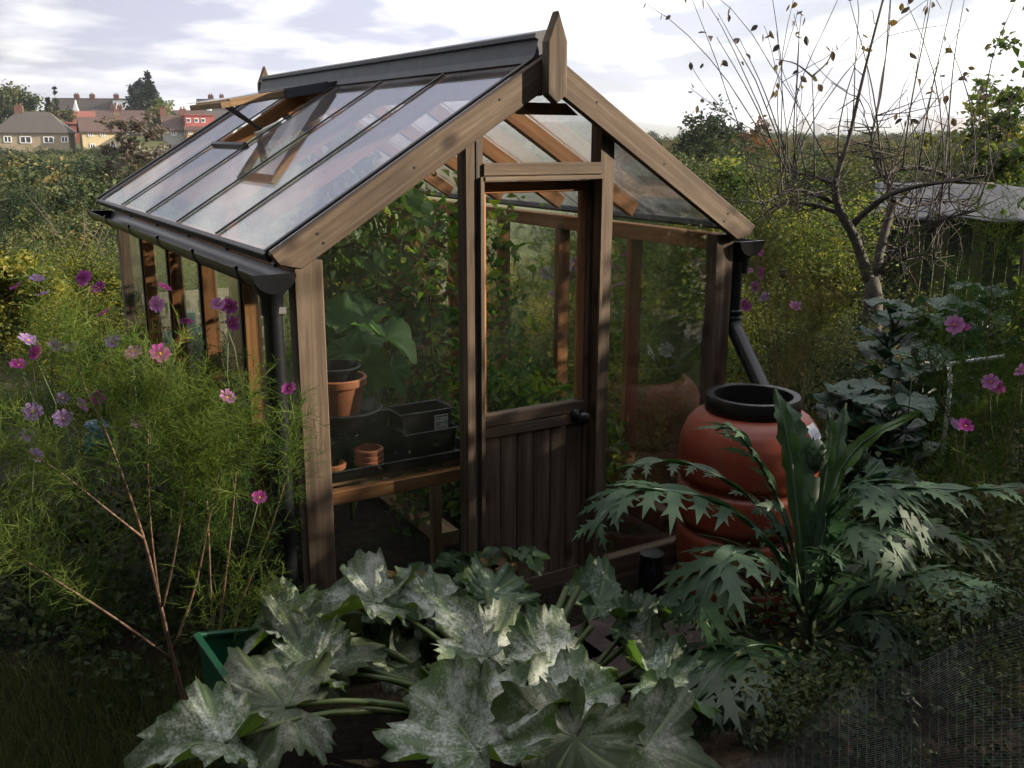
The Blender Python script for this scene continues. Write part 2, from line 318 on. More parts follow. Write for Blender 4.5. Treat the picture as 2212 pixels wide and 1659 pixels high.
# ------------------------------------------------------------------ land
def lerp(x, xs, ys): return np.interp(x, xs, ys)
_cl = CAM[:2]
def fs(x, y):
    dx, dy = x-_cl[0], y-_cl[1]; return dx*FH[0]+dy*FH[1], dx*RH[0]+dy*RH[1]
def ground_z(x, y):
    f, s = fs(np.asarray(x, float), np.asarray(y, float)); d = np.sqrt(f*f+s*s); a = np.degrees(np.arctan2(s, f))
    dl_ = np.where(np.abs(a) < 50, f, d*.643); hl = lerp(dl_, [0, 11, 16, 30, 70, 110, 150, 220, 300, 600, 7000], [0, -.1, -1.6, -5, -9, -6, -.6, 3.0, 5, 0, 0])
    hr = lerp(d, [0, 14, 22, 50, 120, 250, 600, 2500, 4500, 6500, 7500], [0, -.1, -1.6, -5, -13, -24, -38, -40, 50, 96, 80])
    w = np.clip((a+12)/14, 0, 1); w = w*w*(3-2*w); w = np.where(np.abs(a) > 110, 1, w)
    back = np.clip((np.abs(a)-60)/30, 0, 1); h = hl*(1-w)+hr*w
    near = .03*np.sin(x*3.1)*np.cos(y*2.7)+.02*np.sin(x*7.7+y*5.1)
    far = np.where(d > 2500, 14*np.sin(a*.35)+9*np.sin(a*1.1+1)+4*np.sin(a*3.3), 0)*np.clip((d-2500)/2500, 0, 1)
    return (h+far)*(1-back*.999)+np.where(d < 20, near, 0)-.02
rr = np.concatenate([np.linspace(0, 14, 46), np.geomspace(14.6, 7400, 70)]); aa = np.linspace(0, 2*math.pi, 181)[:-1]
RRm, AAm = np.meshgrid(rr, aa, indexing='ij'); gx = _cl[0]+RRm*np.cos(AAm); gy = _cl[1]+RRm*np.sin(AAm); gzv = ground_z(gx, gy)
V = np.stack([gx, gy, gzv], -1).reshape(-1, 3); na = len(aa)
F = np.array([(i*na+k, (i+1)*na+k, (i+1)*na+(k+1) % na, i*na+(k+1) % na) for i in range(len(rr)-1) for k in range(na)])
m, t = mat('garden_soil_and_rough_grass'); g = N(t, 'ShaderNodeNewGeometry'); n1 = N(t, 'ShaderNodeTexNoise', i_Scale=.55, i_Detail=6.0); n2 = N(t, 'ShaderNodeTexNoise', i_Scale=22.0, i_Detail=8.0, i_Roughness=.7)
for q in (n1, n2): t.links.new(g.outputs['Position'], q.inputs['Vector'])
c1 = N(t, 'ShaderNodeValToRGB'); c1.color_ramp.elements[0].color = (.012, .009, .007, 1); c1.color_ramp.elements[1].color = (.055, .042, .030, 1); c1.color_ramp.elements[0].position = .3; c1.color_ramp.elements[1].position = .75; t.links.new(n2.outputs['Fac'], c1.inputs[0])
c2 = N(t, 'ShaderNodeValToRGB'); c2.color_ramp.elements[0].color = (.035, .045, .012, 1); c2.color_ramp.elements[1].color = (.10, .105, .035, 1); t.links.new(n2.outputs['Fac'], c2.inputs[0])
vm = N(t, 'ShaderNodeVectorMath', operation='DISTANCE'); vm.inputs[1].default_value = (CAM[0], CAM[1], 0); t.links.new(g.outputs['Position'], vm.inputs[0])
mr = N(t, 'ShaderNodeMapRange', i_1=7.0, i_2=13.0); t.links.new(vm.outputs['Value'], mr.inputs[0])
mx_ = N(t, 'ShaderNodeMix', data_type='RGBA'); t.links.new(mr.outputs[0], mx_.inputs['Factor']); t.links.new(c1.outputs[0], mx_.inputs['A']); t.links.new(c2.outputs[0], mx_.inputs['B'])
bs = N(t, 'ShaderNodeBsdfPrincipled', i_Roughness=.95); bs.inputs['Specular IOR Level'].default_value = .15; t.links.new(mx_.outputs['Result'], bs.inputs['Base Color'])
bp = N(t, 'ShaderNodeBump', i_Strength=.9, i_Distance=.05); t.links.new(n2.outputs['Fac'], bp.inputs['Height']); t.links.new(bp.outputs[0], bs.inputs['Normal']); out(t, bs.outputs[0])
tag(mobj('ground', fastmesh('ground', V, F, smooth=True), m), kind='structure')

# ------------------------------------------------------------------ foliage materials
G_ = {}
G_['wood_dark'] = leafmat('valley_leaf', [(.012, .024, .011), (.024, .042, .016), (.048, .066, .023), (.095, .10, .034)], .2)
G_['autumn'] = leafmat('autumn_leaf', [(.030, .046, .016), (.058, .072, .024), (.10, .102, .032), (.14, .105, .036)], .18)
G_['dark'] = leafmat('evergreen_leaf', [(.008, .016, .010), (.014, .026, .014), (.024, .036, .018)], .15)
G_['mid'] = leafmat('mid_green_leaf', [(.024, .046, .015), (.050, .080, .024), (.090, .118, .034), (.155, .165, .048)], .40)
G_['yellow'] = leafmat('yellow_green_leaf', [(.060, .075, .018), (.12, .135, .028), (.20, .20, .040), (.28, .25, .060)], .45)
G_['silver'] = leafmat('silver_brown_leaf', [(.055, .038, .028), (.085, .065, .045), (.12, .11, .075), (.20, .195, .15)], .3)
G_['brown'] = leafmat('withered_leaf', [(.055, .034, .014), (.10, .066, .026), (.16, .115, .048), (.10, .10, .03)], .35)
G_['lush'] = leafmat('lush_leaf', [(.030, .075, .016), (.060, .13, .026), (.11, .19, .036), (.20, .25, .05)], .48)
# crown prototypes ------------------------------------------------
rng = np.random.default_rng(11)
def crown(rx, rz, nc, nl, size, **k):
    kk = {a: k.pop(a) for a in ('clump', 'shell', 'rough') if a in k}
    P, T, c = crown_pts(rng, rx, rz, nc, nl, **kk); v = leaves(P, size, rng, T=T, **k); return v, c
def tree(name, label, px, py_top, py_base, wpx, d, m, nc=60, nl=60, leaf=.22, bare=.15, group=None, cat='tree', zb=None, lean=0, shell=.5, clump=.32, rough=.2, bark=None, cone=False):
    "a tree whose crown spans wpx pixels and whose top stands at py_top"
    top = AT(px, py_top, d); x, y = top[0], top[1]; zg = float(ground_z(x, y)) if zb is None else zb
    H = top[2]-zg; rx = wpx*d/FPX/2; ch = H*(1-bare); loc = np.array((x, y, zg))
    th = thing(name, label, cat, loc, group)
    P, T, c = crown_pts(rng, rx, ch/2, nc, nl, clump=clump, shell=shell, rough=rough)
    if cone:
        k = np.clip(1.25-P[:, 2]/ch*1.15, .06, 1)[:, None]; P[:, :2] *= k; k = np.clip(1.25-c[:, 2]/ch*1.15, .06, 1)[:, None]; c[:, :2] *= k
    P[:, 2] += H*bare; c[:, 2] += H*bare
    v, f, t = leaves(P, leaf, rng, T=T)
    mobj('crown', fastmesh('crown', v, f, t), m, th)
    b = MB(); tips = c[rng.permutation(len(c))[:10]]; limbs(rng, b, (0, 0, -.3), (lean, 0, H*.72), max(.03, H*.018), tips)
    mobj('trunk', fastmesh('trunk', b.V, b.F, None, b.G, True), bark or M['bark'], th)
    return th
# ------------------------------------------------------------------ houses across the valley
def hmat(n, c, r=.85): return plain(n, c, r, var=.12, scale=.6)
HM = dict(cream=hmat('cream_render', (.46, .37, .21)), tan=hmat('tan_render', (.29, .235, .155)), red=hmat('red_brick', (.20, .055, .038)), grey=hmat('grey_render', (.30, .29, .26)), orange=hmat('orange_render', (.50, .24, .075)),
          white=hmat('white_render', (.78, .77, .75)), rtile=hmat('red_tile', (.18, .058, .040)), btile=hmat('brown_tile', (.070, .040, .032)), gtile=hmat('grey_tile', (.058, .050, .044)), dtile=hmat('dark_tile', (.040, .032, .029)), brick=hmat('chimney_brick', (.13, .06, .045)),
          pane=plain('far_window_glass', (.05, .055, .065), .12), frame=plain('far_window_frame', (.75, .75, .74), .6), pink=hmat('pink_render', (.32, .085, .075)))
def house(label, x0, x1, yb, ye, yr, d, wall, roof, wins=(), yaw=24, hip=False, dp=8.0, chim=(), extra=None, gable=None):
    """x0,x1,base,eaves,ridge read in photo pixels at distance d; local X right, Y away; wins: (x, y, w, h) px centre"""
    k = d/FPX; ya = R(yaw); o = AT(x0, yb, d); rt = RH*math.cos(ya)+FH*math.sin(ya); aw = FH*math.cos(ya)-RH*math.sin(ya)
    s = k/math.cos(ya); W = (x1-x0)*s; he = (yb-ye)*k; hr = (yb-yr)*k*1.0
    h = thing('house', label, 'house', o+np.array((0, 0, -1.5)))
    def P(u, v, w): return o+rt*u+aw*v+np.array((0, 0, w))
    zb = -1.5
    Vw = [P(0, 0, zb), P(W, 0, zb), P(W, dp, zb), P(0, dp, zb), P(0, 0, he), P(W, 0, he), P(W, dp, he), P(0, dp, he)]
    Fw = [(0, 1, 5, 4), (1, 2, 6, 5), (2, 3, 7, 6), (3, 0, 4, 7)]
    if not hip: Vw += [P(0, dp/2, hr-.15), P(W, dp/2, hr-.15)]; Fw += [(4, 7, 8), (6, 5, 9)]
    wl = part('wall', Vw, Fw, HM[wall], h)
    if gable:
        part('gable_end', [P(-.05, .0, he), P(-.05, dp, he), P(-.05, dp/2, hr-.1)], [(0, 1, 2)], HM[gable], wl)
    ov = .35; th = .18
    a = W*.28 if hip else -ov
    r = [P(-ov, -ov, he-.1), P(W+ov, -ov, he-.1), P(W+ov, dp+ov, he-.1), P(-ov, dp+ov, he-.1), P(a, dp/2, hr), P(W-a, dp/2, hr)]
    r2 = [q+np.array((0, 0, -th)) for q in r]
    Fr = [(0, 1, 5, 4), (2, 3, 4, 5), (3, 0, 4), (1, 2, 5)] if hip else [(0, 1, 5, 4), (2, 3, 4, 5)]
    if not hip: Fr += [(6, 10, 11, 7), (8, 11, 10, 9), (0, 4, 10, 6), (4, 3, 9, 10), (1, 7, 11, 5), (5, 11, 8, 2), (0, 6, 7, 1), (3, 2, 8, 9)]
    else: Fr += [(0, 3, 2, 1)]
    rf_ = part('roof', r+r2 if not hip else r, Fr, HM[roof], h)
    for (cx, w_) in chim:
        u = (cx-x0)*s; b = MB()
        for V_, F_ in [([P(u-w_/2, dp/2-.4, hr-.8), P(u+w_/2, dp/2-.4, hr-.8), P(u+w_/2, dp/2+.4, hr-.8), P(u-w_/2, dp/2+.4, hr-.8), P(u-w_/2, dp/2-.4, hr+.9), P(u+w_/2, dp/2-.4, hr+.9), P(u+w_/2, dp/2+.4, hr+.9), P(u-w_/2, dp/2+.4, hr+.9)], [(0, 1, 5, 4), (1, 2, 6, 5), (2, 3, 7, 6), (3, 0, 4, 7), (4, 5, 6, 7)])]: b.add(V_, F_)
        for q in (-.22, .22): b.tube([P(u+q, dp/2, hr+.85), P(u+q, dp/2, hr+1.25)], .11, 6)
        b.build('chimney', HM['brick'], rf_)
    for (cx, cy_, w_, h_) in wins:
        u = (cx-x0)*s; z = (yb-cy_)*k; ww = w_*s; hh = h_*k; b = MB()
        fr = .12
        for (u0, u1, z0, z1) in ((u-ww/2, u+ww/2, z-hh/2, z-hh/2+fr), (u-ww/2, u+ww/2, z+hh/2-fr, z+hh/2), (u-ww/2, u-ww/2+fr, z-hh/2, z+hh/2), (u+ww/2-fr, u+ww/2, z-hh/2, z+hh/2), (u-fr/2, u+fr/2, z-hh/2, z+hh/2)):
            b.add([P(u0, -.09, z0), P(u1, -.09, z0), P(u1, -.09, z1), P(u0, -.09, z1), P(u0, .02, z0), P(u1, .02, z0), P(u1, .02, z1), P(u0, .02, z1)], [(0, 1, 2, 3), (0, 4, 5, 1), (1, 5, 6, 2), (2, 6, 7, 3), (3, 7, 4, 0)])
        wf = b.build('window', HM['frame'], h)
        part('pane', [P(u-ww/2+.05, -.03, z-hh/2+.05), P(u+ww/2-.05, -.03, z-hh/2+.05), P(u+ww/2-.05, -.03, z+hh/2-.05), P(u-ww/2+.05, -.03, z+hh/2-.05)], [(0, 1, 2, 3)], HM['pane'], wf)
    if extra: extra(h, P, s, k, he, hr, W, rf_)
    return h
def dormer(x0, x1, yb, yt, m, wins, v0=.6, dep=3.0):
    def f(h, P, s, k, he, hr, W, rf_):
        X0, YB0 = h['_x0'], h['_yb']
        u0, u1, z0, z1 = (x0-X0)*s, (x1-X0)*s, (YB0-yb)*k, (YB0-yt)*k
        dm = part('dormer', [P(u0, v0, z0), P(u1, v0, z0), P(u1, v0+dep, z0), P(u0, v0+dep, z0), P(u0, v0, z1), P(u1, v0, z1), P(u1, v0+dep, z1), P(u0, v0+dep, z1)], [(0, 1, 5, 4), (1, 2, 6, 5), (2, 3, 7, 6), (3, 0, 4, 7), (4, 5, 6, 7)], HM[m], h)
        part('dormer_roof', [P(u0-.1, v0-.15, z1+.02), P(u1+.1, v0-.15, z1+.02), P(u1+.1, v0+dep, z1+.02), P(u0-.1, v0+dep, z1+.02), P(u0-.1, v0-.15, z1+.16), P(u1+.1, v0-.15, z1+.16), P(u1+.1, v0+dep, z1+.16), P(u0-.1, v0+dep, z1+.16)], [(0, 1, 5, 4), (1, 2, 6, 5), (3, 0, 4, 7), (4, 5, 6, 7), (0, 3, 2, 1)], HM['dtile' if m == 'white' else m], dm)
        for cx, cy_, w_, h_ in wins:
            u = (cx-X0)*s; z = (YB0-cy_)*k; a, c = w_*s/2, h_*k/2
            fr = part('dormer_window', [P(u-a, v0-.05, z-c), P(u+a, v0-.05, z-c), P(u+a, v0-.05, z+c), P(u-a, v0-.05, z+c), P(u-a, v0+.02, z-c), P(u+a, v0+.02, z-c), P(u+a, v0+.02, z+c), P(u-a, v0+.02, z+c)], [(0, 1, 2, 3), (0, 4, 5, 1), (1, 5, 6, 2), (2, 6, 7, 3), (3, 7, 4, 0)], HM['frame'], dm)
            part('pane', [P(u-a*.72, v0-.07, z-c*.7), P(u+a*.72, v0-.07, z-c*.7), P(u+a*.72, v0-.07, z+c*.7), P(u-a*.72, v0-.07, z+c*.7)], [(0, 1, 2, 3)], HM['pane'], dm)
    return f
def H(label, x0, x1, yb, *a, dm=(), **k):
    def ex(h, *r):
        h['_x0'] = x0; h['_yb'] = yb
        for q in dm: q(h, *r)
        del h['_x0']; del h['_yb']
    return house(label, x0, x1, yb, *a, extra=ex, **k)
H('tan semi detached house with grey hipped roof at the far left', -8, 135, 345, 287, 243, 148, 'tan', 'gtile', wins=[(18, 302, 15, 14), (52, 303, 22, 15), (96, 303, 20, 14), (127, 302, 14, 13), (14, 330, 18, 14)], hip=True, chim=[(36, 1.2)], yaw=16)
H('cream rendered house with brown roof among the valley trees', 181, 262, 328, 284, 254, 150, 'cream', 'btile', wins=[(196, 291, 9, 10), (218, 291, 9, 10), (249, 291, 9, 10), (198, 316, 10, 11), (235, 315, 10, 11)], yaw=26, chim=[(250, 1.0)], gable='grey')
H('red brick house with red tiled roof and one skylight', 120, 196, 322, 266, 241, 172, 'red', 'rtile', wins=[(134, 271, 9, 9), (172, 271, 8, 8)], yaw=22, chim=[(121, 1.1)])
H('brown roofed terrace house beside the red tiled roof', 32, 119, 322, 266, 241, 174, 'red', 'btile', yaw=18, chim=[(46, 1.2)])
H('grey rendered terrace house with brown roof and brick chimneys', 360, 405, 325, 281, 249, 150, 'grey', 'btile', wins=[(376, 288, 10, 11), (400, 287, 8, 11)], yaw=22, chim=[(362, 1.0), (400, 1.0)], gable='grey')
H('orange rendered house with long pink dormer', 406, 460, 325, 280, 249, 150, 'orange', 'btile', wins=[(413, 287, 8, 10), (430, 288, 8, 10)], yaw=22, dm=[dormer(405, 462, 278, 252, 'pink', [(412, 262, 8, 9), (427, 262, 8, 9), (440, 262, 8, 9)])])
H('long brown roof behind the cream house', 198, 372, 275, 262, 238, 195, 'grey', 'btile', yaw=10, chim=[(236, .9), (250, .9)])
H('brown roof of a terrace right of the conifers', 372, 432, 275, 262, 238, 196, 'grey', 'btile', yaw=10)
H('grey roof at the end of the terrace behind the raised vent', 433, 500, 275, 262, 239, 197, 'grey', 'gtile', yaw=10)
H('dark roofed terrace on the ridge with a white gable end', 110, 245, 262, 246, 212, 228, 'white', 'dtile', yaw=8, chim=[(158, 1.2), (190, 1.2), (240, 1.2)])
H('dark roofed house on the ridge with white dormer and side', 246, 330, 262, 246, 213, 230, 'white', 'dtile', yaw=8, chim=[(301, 1.3)], dm=[dormer(246, 300, 240, 218, 'white', [(251, 226, 6, 9), (268, 226, 6, 9), (282, 226, 6, 9), (292, 226, 6, 9)])])
H('dark roofed house on the ridge right of the conifers', 425, 500, 262, 246, 214, 231, 'white', 'dtile', yaw=8, chim=[(452, 1.2), (475, 1.0)])
# white triangular party gables standing above the dark ridge roofs
for (lab, cx, x0, x1, yt, yb_) in (('bright white triangular gable wall on the ridge at left', 162, 155, 172, 216, 246), ('bright white triangular gable wall behind the raised roof vent', 451, 446, 458, 217, 246)):
    d = 222; b = MB(); a_ = [AT(x0, yb_, d), AT(x1, yb_, d), AT(x1-.6*(x1-cx), (yt+yb_)/2, d), AT(cx, yt, d)]; b.add(a_+[q+FH*.4 for q in a_], [(0, 1, 2, 3), (7, 6, 5, 4), (0, 4, 5, 1), (1, 5, 6, 2), (2, 6, 7, 3), (3, 7, 4, 0)])
    o = b.build('gable_wall', HM['white'], None); tag(o, lab, 'wall')
# ------------------------------------------------------------------ trees that stand out across the valley
tree('broadleaf_tree', 'big dark green broadleaf tree above the houses at the left edge', 22, 183, 300, 110, 165, G_['wood_dark'], 90, 70, .62, .1)
tree('broadleaf_tree', 'lower green tree right of the big tree at left edge', 122, 232, 290, 62, 172, G_['wood_dark'], 45, 50, .6, .1)
tree('cypress', 'thin dark cypress tip beside the ridge roofs', 101, 203, 260, 14, 200, G_['dark'], 26, 40, .5, .05, cone=True)
tree('cypress', 'short dark cypress right of the thinner one on the ridge', 118, 198, 260, 16, 200, G_['dark'], 26, 40, .5, .05, cone=True)
tree('conifer', 'left of the two dark conifers behind the ridge roofs', 292, 182, 270, 52, 215, G_['dark'], 60, 60, .8, .05, rough=.3)
tree('conifer', 'tallest dark conifer between the ridge roofs', 320, 176, 270, 74, 205, G_['dark'], 80, 60, .8, .05, cone=True, rough=.3)
tree('clipped_conifer', 'bright green cone shaped bush in front of the conifers', 346, 224, 275, 46, 180, G_['mid'], 60, 60, .5, .05, shell=.7)
tree('silver_leaved_tree', 'silvery brown leaved tree with bare stems before the cream house', 300, 243, 430, 120, 46, G_['silver'], 80, 46, .26, .32, rough=.3, clump=.22)
tree('silver_leaved_tree', 'sparser silvery brown tree beside the larger one', 350, 285, 430, 70, 44, G_['silver'], 40, 36, .26, .32, rough=.3, clump=.22)
# the wooded slope and valley: reads as one mass
protos = [crown(1.0, .85, 46, 46, .14)[0] for _ in range(4)]
fine = [crown(1.0, .85, 60, 64, .065)[0] for _ in range(4)]
def woodland(name, label, spec, m, seed, protos=protos):
    r = np.random.default_rng(seed); ps = []
    for (px, py, d, wpx, tint) in spec:
        top = AT(px, py, d); s = wpx*d/FPX/2; zg = ground_z(top[0], top[1]); hgt = max(1.2, (top[2]-zg)); 
        ps.append(xform(protos[r.integers(4)], (top[0], top[1], top[2]-1.75*s*1.0), r.random()*6.3, s, tint, 1.0))
        if hgt > 2.2*s: ps.append(xform(protos[r.integers(4)], (top[0], top[1], top[2]-3.2*s), r.random()*6.3, s*1.15, tint-.1, 1.0))
    v, f, t_ = join(ps); o = mobj(name, fastmesh(name, v, f, t_), m); tag(o, label, 'woodland', kind='stuff'); return o
def layers(r, x0, x1, rows):
    spec = []
    for (d, py, w, jit) in rows:
        px = x0+r.random()*w
        while px < x1: spec.append((px, py+r.normal()*jit, d*r.uniform(.9, 1.12), w*r.uniform(.7, 1.35), r.normal()*.24)); px += w*r.uniform(.45, .95)
    return spec
r = np.random.default_rng(3)
woodland('valley_wood', 'mixed green wood filling the slope below the houses', layers(r, -60, 560, [(140, 322, 34, 3), (128, 332, 46, 5), (105, 342, 60, 6), (80, 356, 84, 9), (58, 378, 110, 12), (42, 402, 130, 14)]), G_['wood_dark'], 4)
woodland('scrub', 'yellowing scrub on the slope at left', layers(r, -60, 420, [(70, 378, 150, 14), (46, 412, 210, 16)]), G_['autumn'], 5)

r = np.random.default_rng(55)
spec = layers(r, -60, 560, [(30, 432, 130, 14), (22, 470, 160, 18)])
woodland('hillside_bushes', 'dark and light bushes on the slope beyond the plot', spec, G_['wood_dark'], 56, fine)
spec = layers(r, -60, 900, [(16, 505, 170, 20), (12, 560, 190, 25)])
woodland('olive_bushes', 'olive bushes behind the far end of the plot', spec, G_['mid'], 57, fine)
# ------------------------------------------------------------------ greenhouse
GW, GL, SLP = 2.04, 3.33, .623
TH = math.atan(SLP); CT, ST = math.cos(TH), math.sin(TH)
def zroof(x): return 1.565+(min(x, GW-x)+.09)*SLP
def bar(name, m, p0, p1, par, ch=.004): b = MB(); b.box(p0, p1, ch); return b.build(name, m, par)
gh = thing('greenhouse', 'weathered timber greenhouse with glazed pitched roof and half boarded door', 'greenhouse', (1.02, 1.6, 0))
YB = [.0, .665, 1.31, 1.955, 2.605, 3.33]
XY, XZ, YZ = ((1, 0, 0), (0, 0, 1), (0, 1, 0)), None, None
def gable(poly, y, dep, m, name, along=None, par=None):
    b = MB(); b.prism(poly, (0, y, 0), (1, 0, 0), (0, 0, 1), (0, 1, 0), dep, along); return b.build(name, m, par or gh)
W_ = M['wood']; WI = M['wood_in']
# base sills
for p0, p1 in (((.11, .004, .0), (.672, .066, .11)), ((1.358, .004, .0), (1.932, .066, .11)), ((.11, 3.266, 0), (1.93, 3.326, .11)), ((.004, .075, 0), (.066, 3.26, .11)), ((1.974, .075, 0), (2.036, 3.26, .11))):
    bar('base_sill', W_, p0, p1, gh)
# corner posts and jambs: weathered faces outside
for (x0, x1) in ((0, .105), (1.935, 2.04)):
    bar('corner_post', W_, (x0, 0, -.12), (x1, .07, 1.53), gh); bar('corner_post', W_, (x0, 3.262, -.12), (x1, 3.33, 1.53), gh)
for (x0, x1) in ((.675, .745), (1.29, 1.355)):
    gable([(x0, -.1), (x1, -.1), (x1, zroof(x1)-.06), (x0, zroof(x0)-.06)], 0, .07, W_, 'door_jamb', (0, 1))
    gable([(x0, -.1), (x1, -.1), (x1, zroof(x1)-.06), (x0, zroof(x0)-.06)], 3.265, .06, WI, 'back_stud', (0, 1))
# moulded bead on the front of each jamb (the pale strip next to the opening)
bar('jamb_bead', W_, (.728, -.012, 0), (.746, -.001, 1.80), gh, .002); bar('jamb_bead', W_, (1.289, -.012, 0), (1.305, -.001, 1.80), gh, .002)
bar('transom', W_, (.747, -.008, 1.803), (1.288, .068, 1.85), gh); bar('transom_bead', W_, (.748, -.016, 1.785), (1.287, .03, 1.801), gh, .002)
# plates along the eaves and the two slopes at each gable
for x0 in (.004, 1.966):
    bar('eaves_plate', WI, (x0, .073, 1.455), (x0+.07, 3.26, 1.53), gh)
for y0 in (.004, 3.28):
    for sgn in (0, 1):
        poly = [(.06, zroof(.06)-.012), (1.017, zroof(1.017)-.012), (1.017, zroof(1.017)-.09), (.06, zroof(.06)-.09)]
        if sgn: poly = [(GW-x, z) for x, z in poly][::-1]
        gable(poly, y0+.002, .042, WI, 'gable_rafter', (CT, ST if not sgn else -ST))
gable([(.83, 2.03), (1.21, 2.03), (1.15, 2.075), (.89, 2.075)], .05, .02, WI, 'collar_board')
# bargeboards
for y0, nm in ((-.036, 'bargeboard'), (3.333, 'bargeboard')):
    for sgn in (0, 1):
        poly = [(-.09, 1.565), (-.06, 1.524), (.015, 1.507), (1.018, 2.2552-.125), (1.018, 2.2552)]
        if sgn: poly = [(GW-x, z) for x, z in poly][::-1]
        o = gable(poly, y0, .033, W_, nm, (CT, ST if not sgn else -ST))
        md = o.modifiers.new('bevel', 'BEVEL'); md.width = .004; md.segments = 1; md.limit_method = 'ANGLE'
        if y0 < 0:
            # nail heads and a groove line along the board
            for u, v in ((.08, .045), (.10, .09), (.45, .06), (.80, .04), (.95, .085)):
                x = u*1.0; z = zroof(x)-v
                xx = GW-x if sgn else x
                b = MB(); b.lathe([(.0045, 0), (.0045, .002), (.0001, .002)], (xx, y0-.0005, z), 8, (0, -1, 0)); b.build('nail_head', M['seal'], o)
# roof frame helpers
def rf(side):
    o = np.array((-.09 if side == 0 else GW+.09, 0, 1.565)); ex = np.array((CT if side == 0 else -CT, 0, ST)); en = np.array((-ST if side == 0 else ST, 0, CT)); return o, ex, en
RL = 1.11/CT
def rbox(name, m, side, u0, u1, y0, y1, n0, n1, par=None, ch=.003):
    o, ex, en = rf(side); b = MB(); du, dy = u1-u0, y1-y0
    if du >= dy: b.beam(o+ex*u0+(0, (y0+y1)/2, 0)+en*(n0+n1)/2, o+ex*u1+(0, (y0+y1)/2, 0)+en*(n0+n1)/2, dy, n1-n0, en, ch)
    else: b.beam(o+ex*(u0+u1)/2+(0, y0, 0)+en*(n0+n1)/2, o+ex*(u0+u1)/2+(0, y1, 0)+en*(n0+n1)/2, du, n1-n0, en, ch)
    return b.build(name, m, par or gh)
for side in (0, 1):
    for i in range(1, 5):
        rbox('rafter', WI, side, .14, RL-.03, YB[i]-.02, YB[i]+.02, -.085, -.012)
        rbox('glazing_bar', M['seal'], side, .012, RL-.10, YB[i]-.0075, YB[i]+.0075, .001, .008)
    rbox('glazing_bar', M['seal'], side, .0, RL-.10, 3.30, 3.329, .001, .016)
    rbox('glazing_bar', M['seal'], side, .0, RL-.06, -.002, .018, .001, .012)
    rbox('eaves_trim', M['seal'], side, -.012, .010, .0, 3.33, -.032, .004)
    for i in range(5):
        y0, y1 = YB[i]+.004, YB[i+1]-.004
        if side == 0 and i == 3:
            rbox('roof_pane', M['roofglass'], side, .012, .625, y0, y1, -.006, -.002, ch=.0005)
            rbox('vent_sill', M['seal'], side, .62, .645, y0+.012, y1-.012, -.02, .016)
            rbox('vent_trimmer', WI, side, .60, .66, y0+.02, y1-.02, -.075, -.021)
        else: rbox('roof_pane', M['roofglass'], side, .012, RL-.05, y0, y1, -.006, -.002, ch=.0005)
# ridge
bar('ridge_board', WI, (1.001, .05, 2.10), (1.039, 3.28, 2.235), gh)
b = MB(); rp = [(-.012, 2.238), (-.072, 2.216), (-.050, 2.245), (-.034, 2.300), (-.048, 2.306), (-.046, 2.322), (0, 2.336), (.046, 2.322), (.048, 2.306), (.034, 2.300), (.050, 2.245), (.072, 2.216), (.012, 2.238)]
b.prism([(1.02+x, z) for x, z in rp], (0, -.001, 0), (1, 0, 0), (0, 0, 1), (0, 1, 0), 3.332); b.build('ridge_capping', M['lead'], gh)
# finials
for y0 in (-.083, 3.368):
    pf = [(.977, 2.10), (1.02, 2.068), (1.063, 2.10), (1.063, 2.287), (1.022, 2.398), (.977, 2.287)]
    o = gable(pf, y0, .045, W_, 'finial', (0, 1)); md = o.modifiers.new('bevel', 'BEVEL'); md.width = .005; md.segments = 2; md.limit_method = 'ANGLE'
# open roof vent
vh = np.array((.962, 0, 2.243)); vb = np.array((.325, 0, 2.128)); ev = nrm(vb-vh); vn = np.array((ev[2], 0, -ev[0])); LV = np.linalg.norm(vb-vh)
if vn[2] < 0: vn = -vn
def vbox(u0, u1, y0, y1, n0, n1, m, name, par):
    b = MB()
    if u1-u0 > y1-y0: b.beam(vh+ev*u0+vn*(n0+n1)/2+(0, (y0+y1)/2, 0), vh+ev*u1+vn*(n0+n1)/2+(0, (y0+y1)/2, 0), y1-y0, n1-n0, vn)
    else: b.beam(vh+ev*(u0+u1)/2+vn*(n0+n1)/2+(0, y0, 0), vh+ev*(u0+u1)/2+vn*(n0+n1)/2+(0, y1, 0), u1-u0, n1-n0, vn)
    return b.build(name, m, par)
vent = vbox(.0, .05, 1.96, 2.60, -.045, -.004, M['lead'], 'roof_vent', gh)
for y0 in (1.962, 2.558): vbox(.052, LV-.05, y0, y0+.04, -.045, -.006, M['wood_pale'], 'stile', vent)
vbox(LV-.048, LV, 1.96, 2.60, -.043, -.014, M['wood_pale'], 'bottom_rail', vent)
vbox(.052, LV+.012, 1.97, 2.59, -.005, -.001, M['roofglass'], 'pane', vent)
vbox(.052, .30, 1.954, 1.972, -.052, .004, M['lead'], 'side_flashing', vent)
b = MB(); b.beam((.44, 2.28, 2.10), (.655, 2.28, 1.965), .03, .012); b.beam((.44, 2.20, 2.10), (.655, 2.28, 1.965), .03, .012); b.build('opener_arm', M['lead'], vent)
b = MB(); b.tube([(.655, 2.28, 1.965), (.60, 2.05, 1.93), (.57, 1.90, 1.90)], .022, 12); b.build('opener_cylinder', M['alu'], vent)
b = MB(); b.beam((.60, 2.26, 1.945), (.74, 2.26, 2.01), .05, .05); b.build('opener_bracket', M['alu'], vent)
# a second opener for the vent on the far slope, seen through the gable glass
b = MB(); b.beam((1.24, 1.95, 2.09), (1.52, 2.05, 1.93), .05, .006, (0, 0, 1)); b.beam((1.24, 2.2, 2.06), (1.42, 2.2, 2.055), .04, .012); b.tube([(1.3, 2.1, 2.03), (1.55, 2.2, 1.93)], .02, 10); b.build('far_opener', M['alu'], gh)
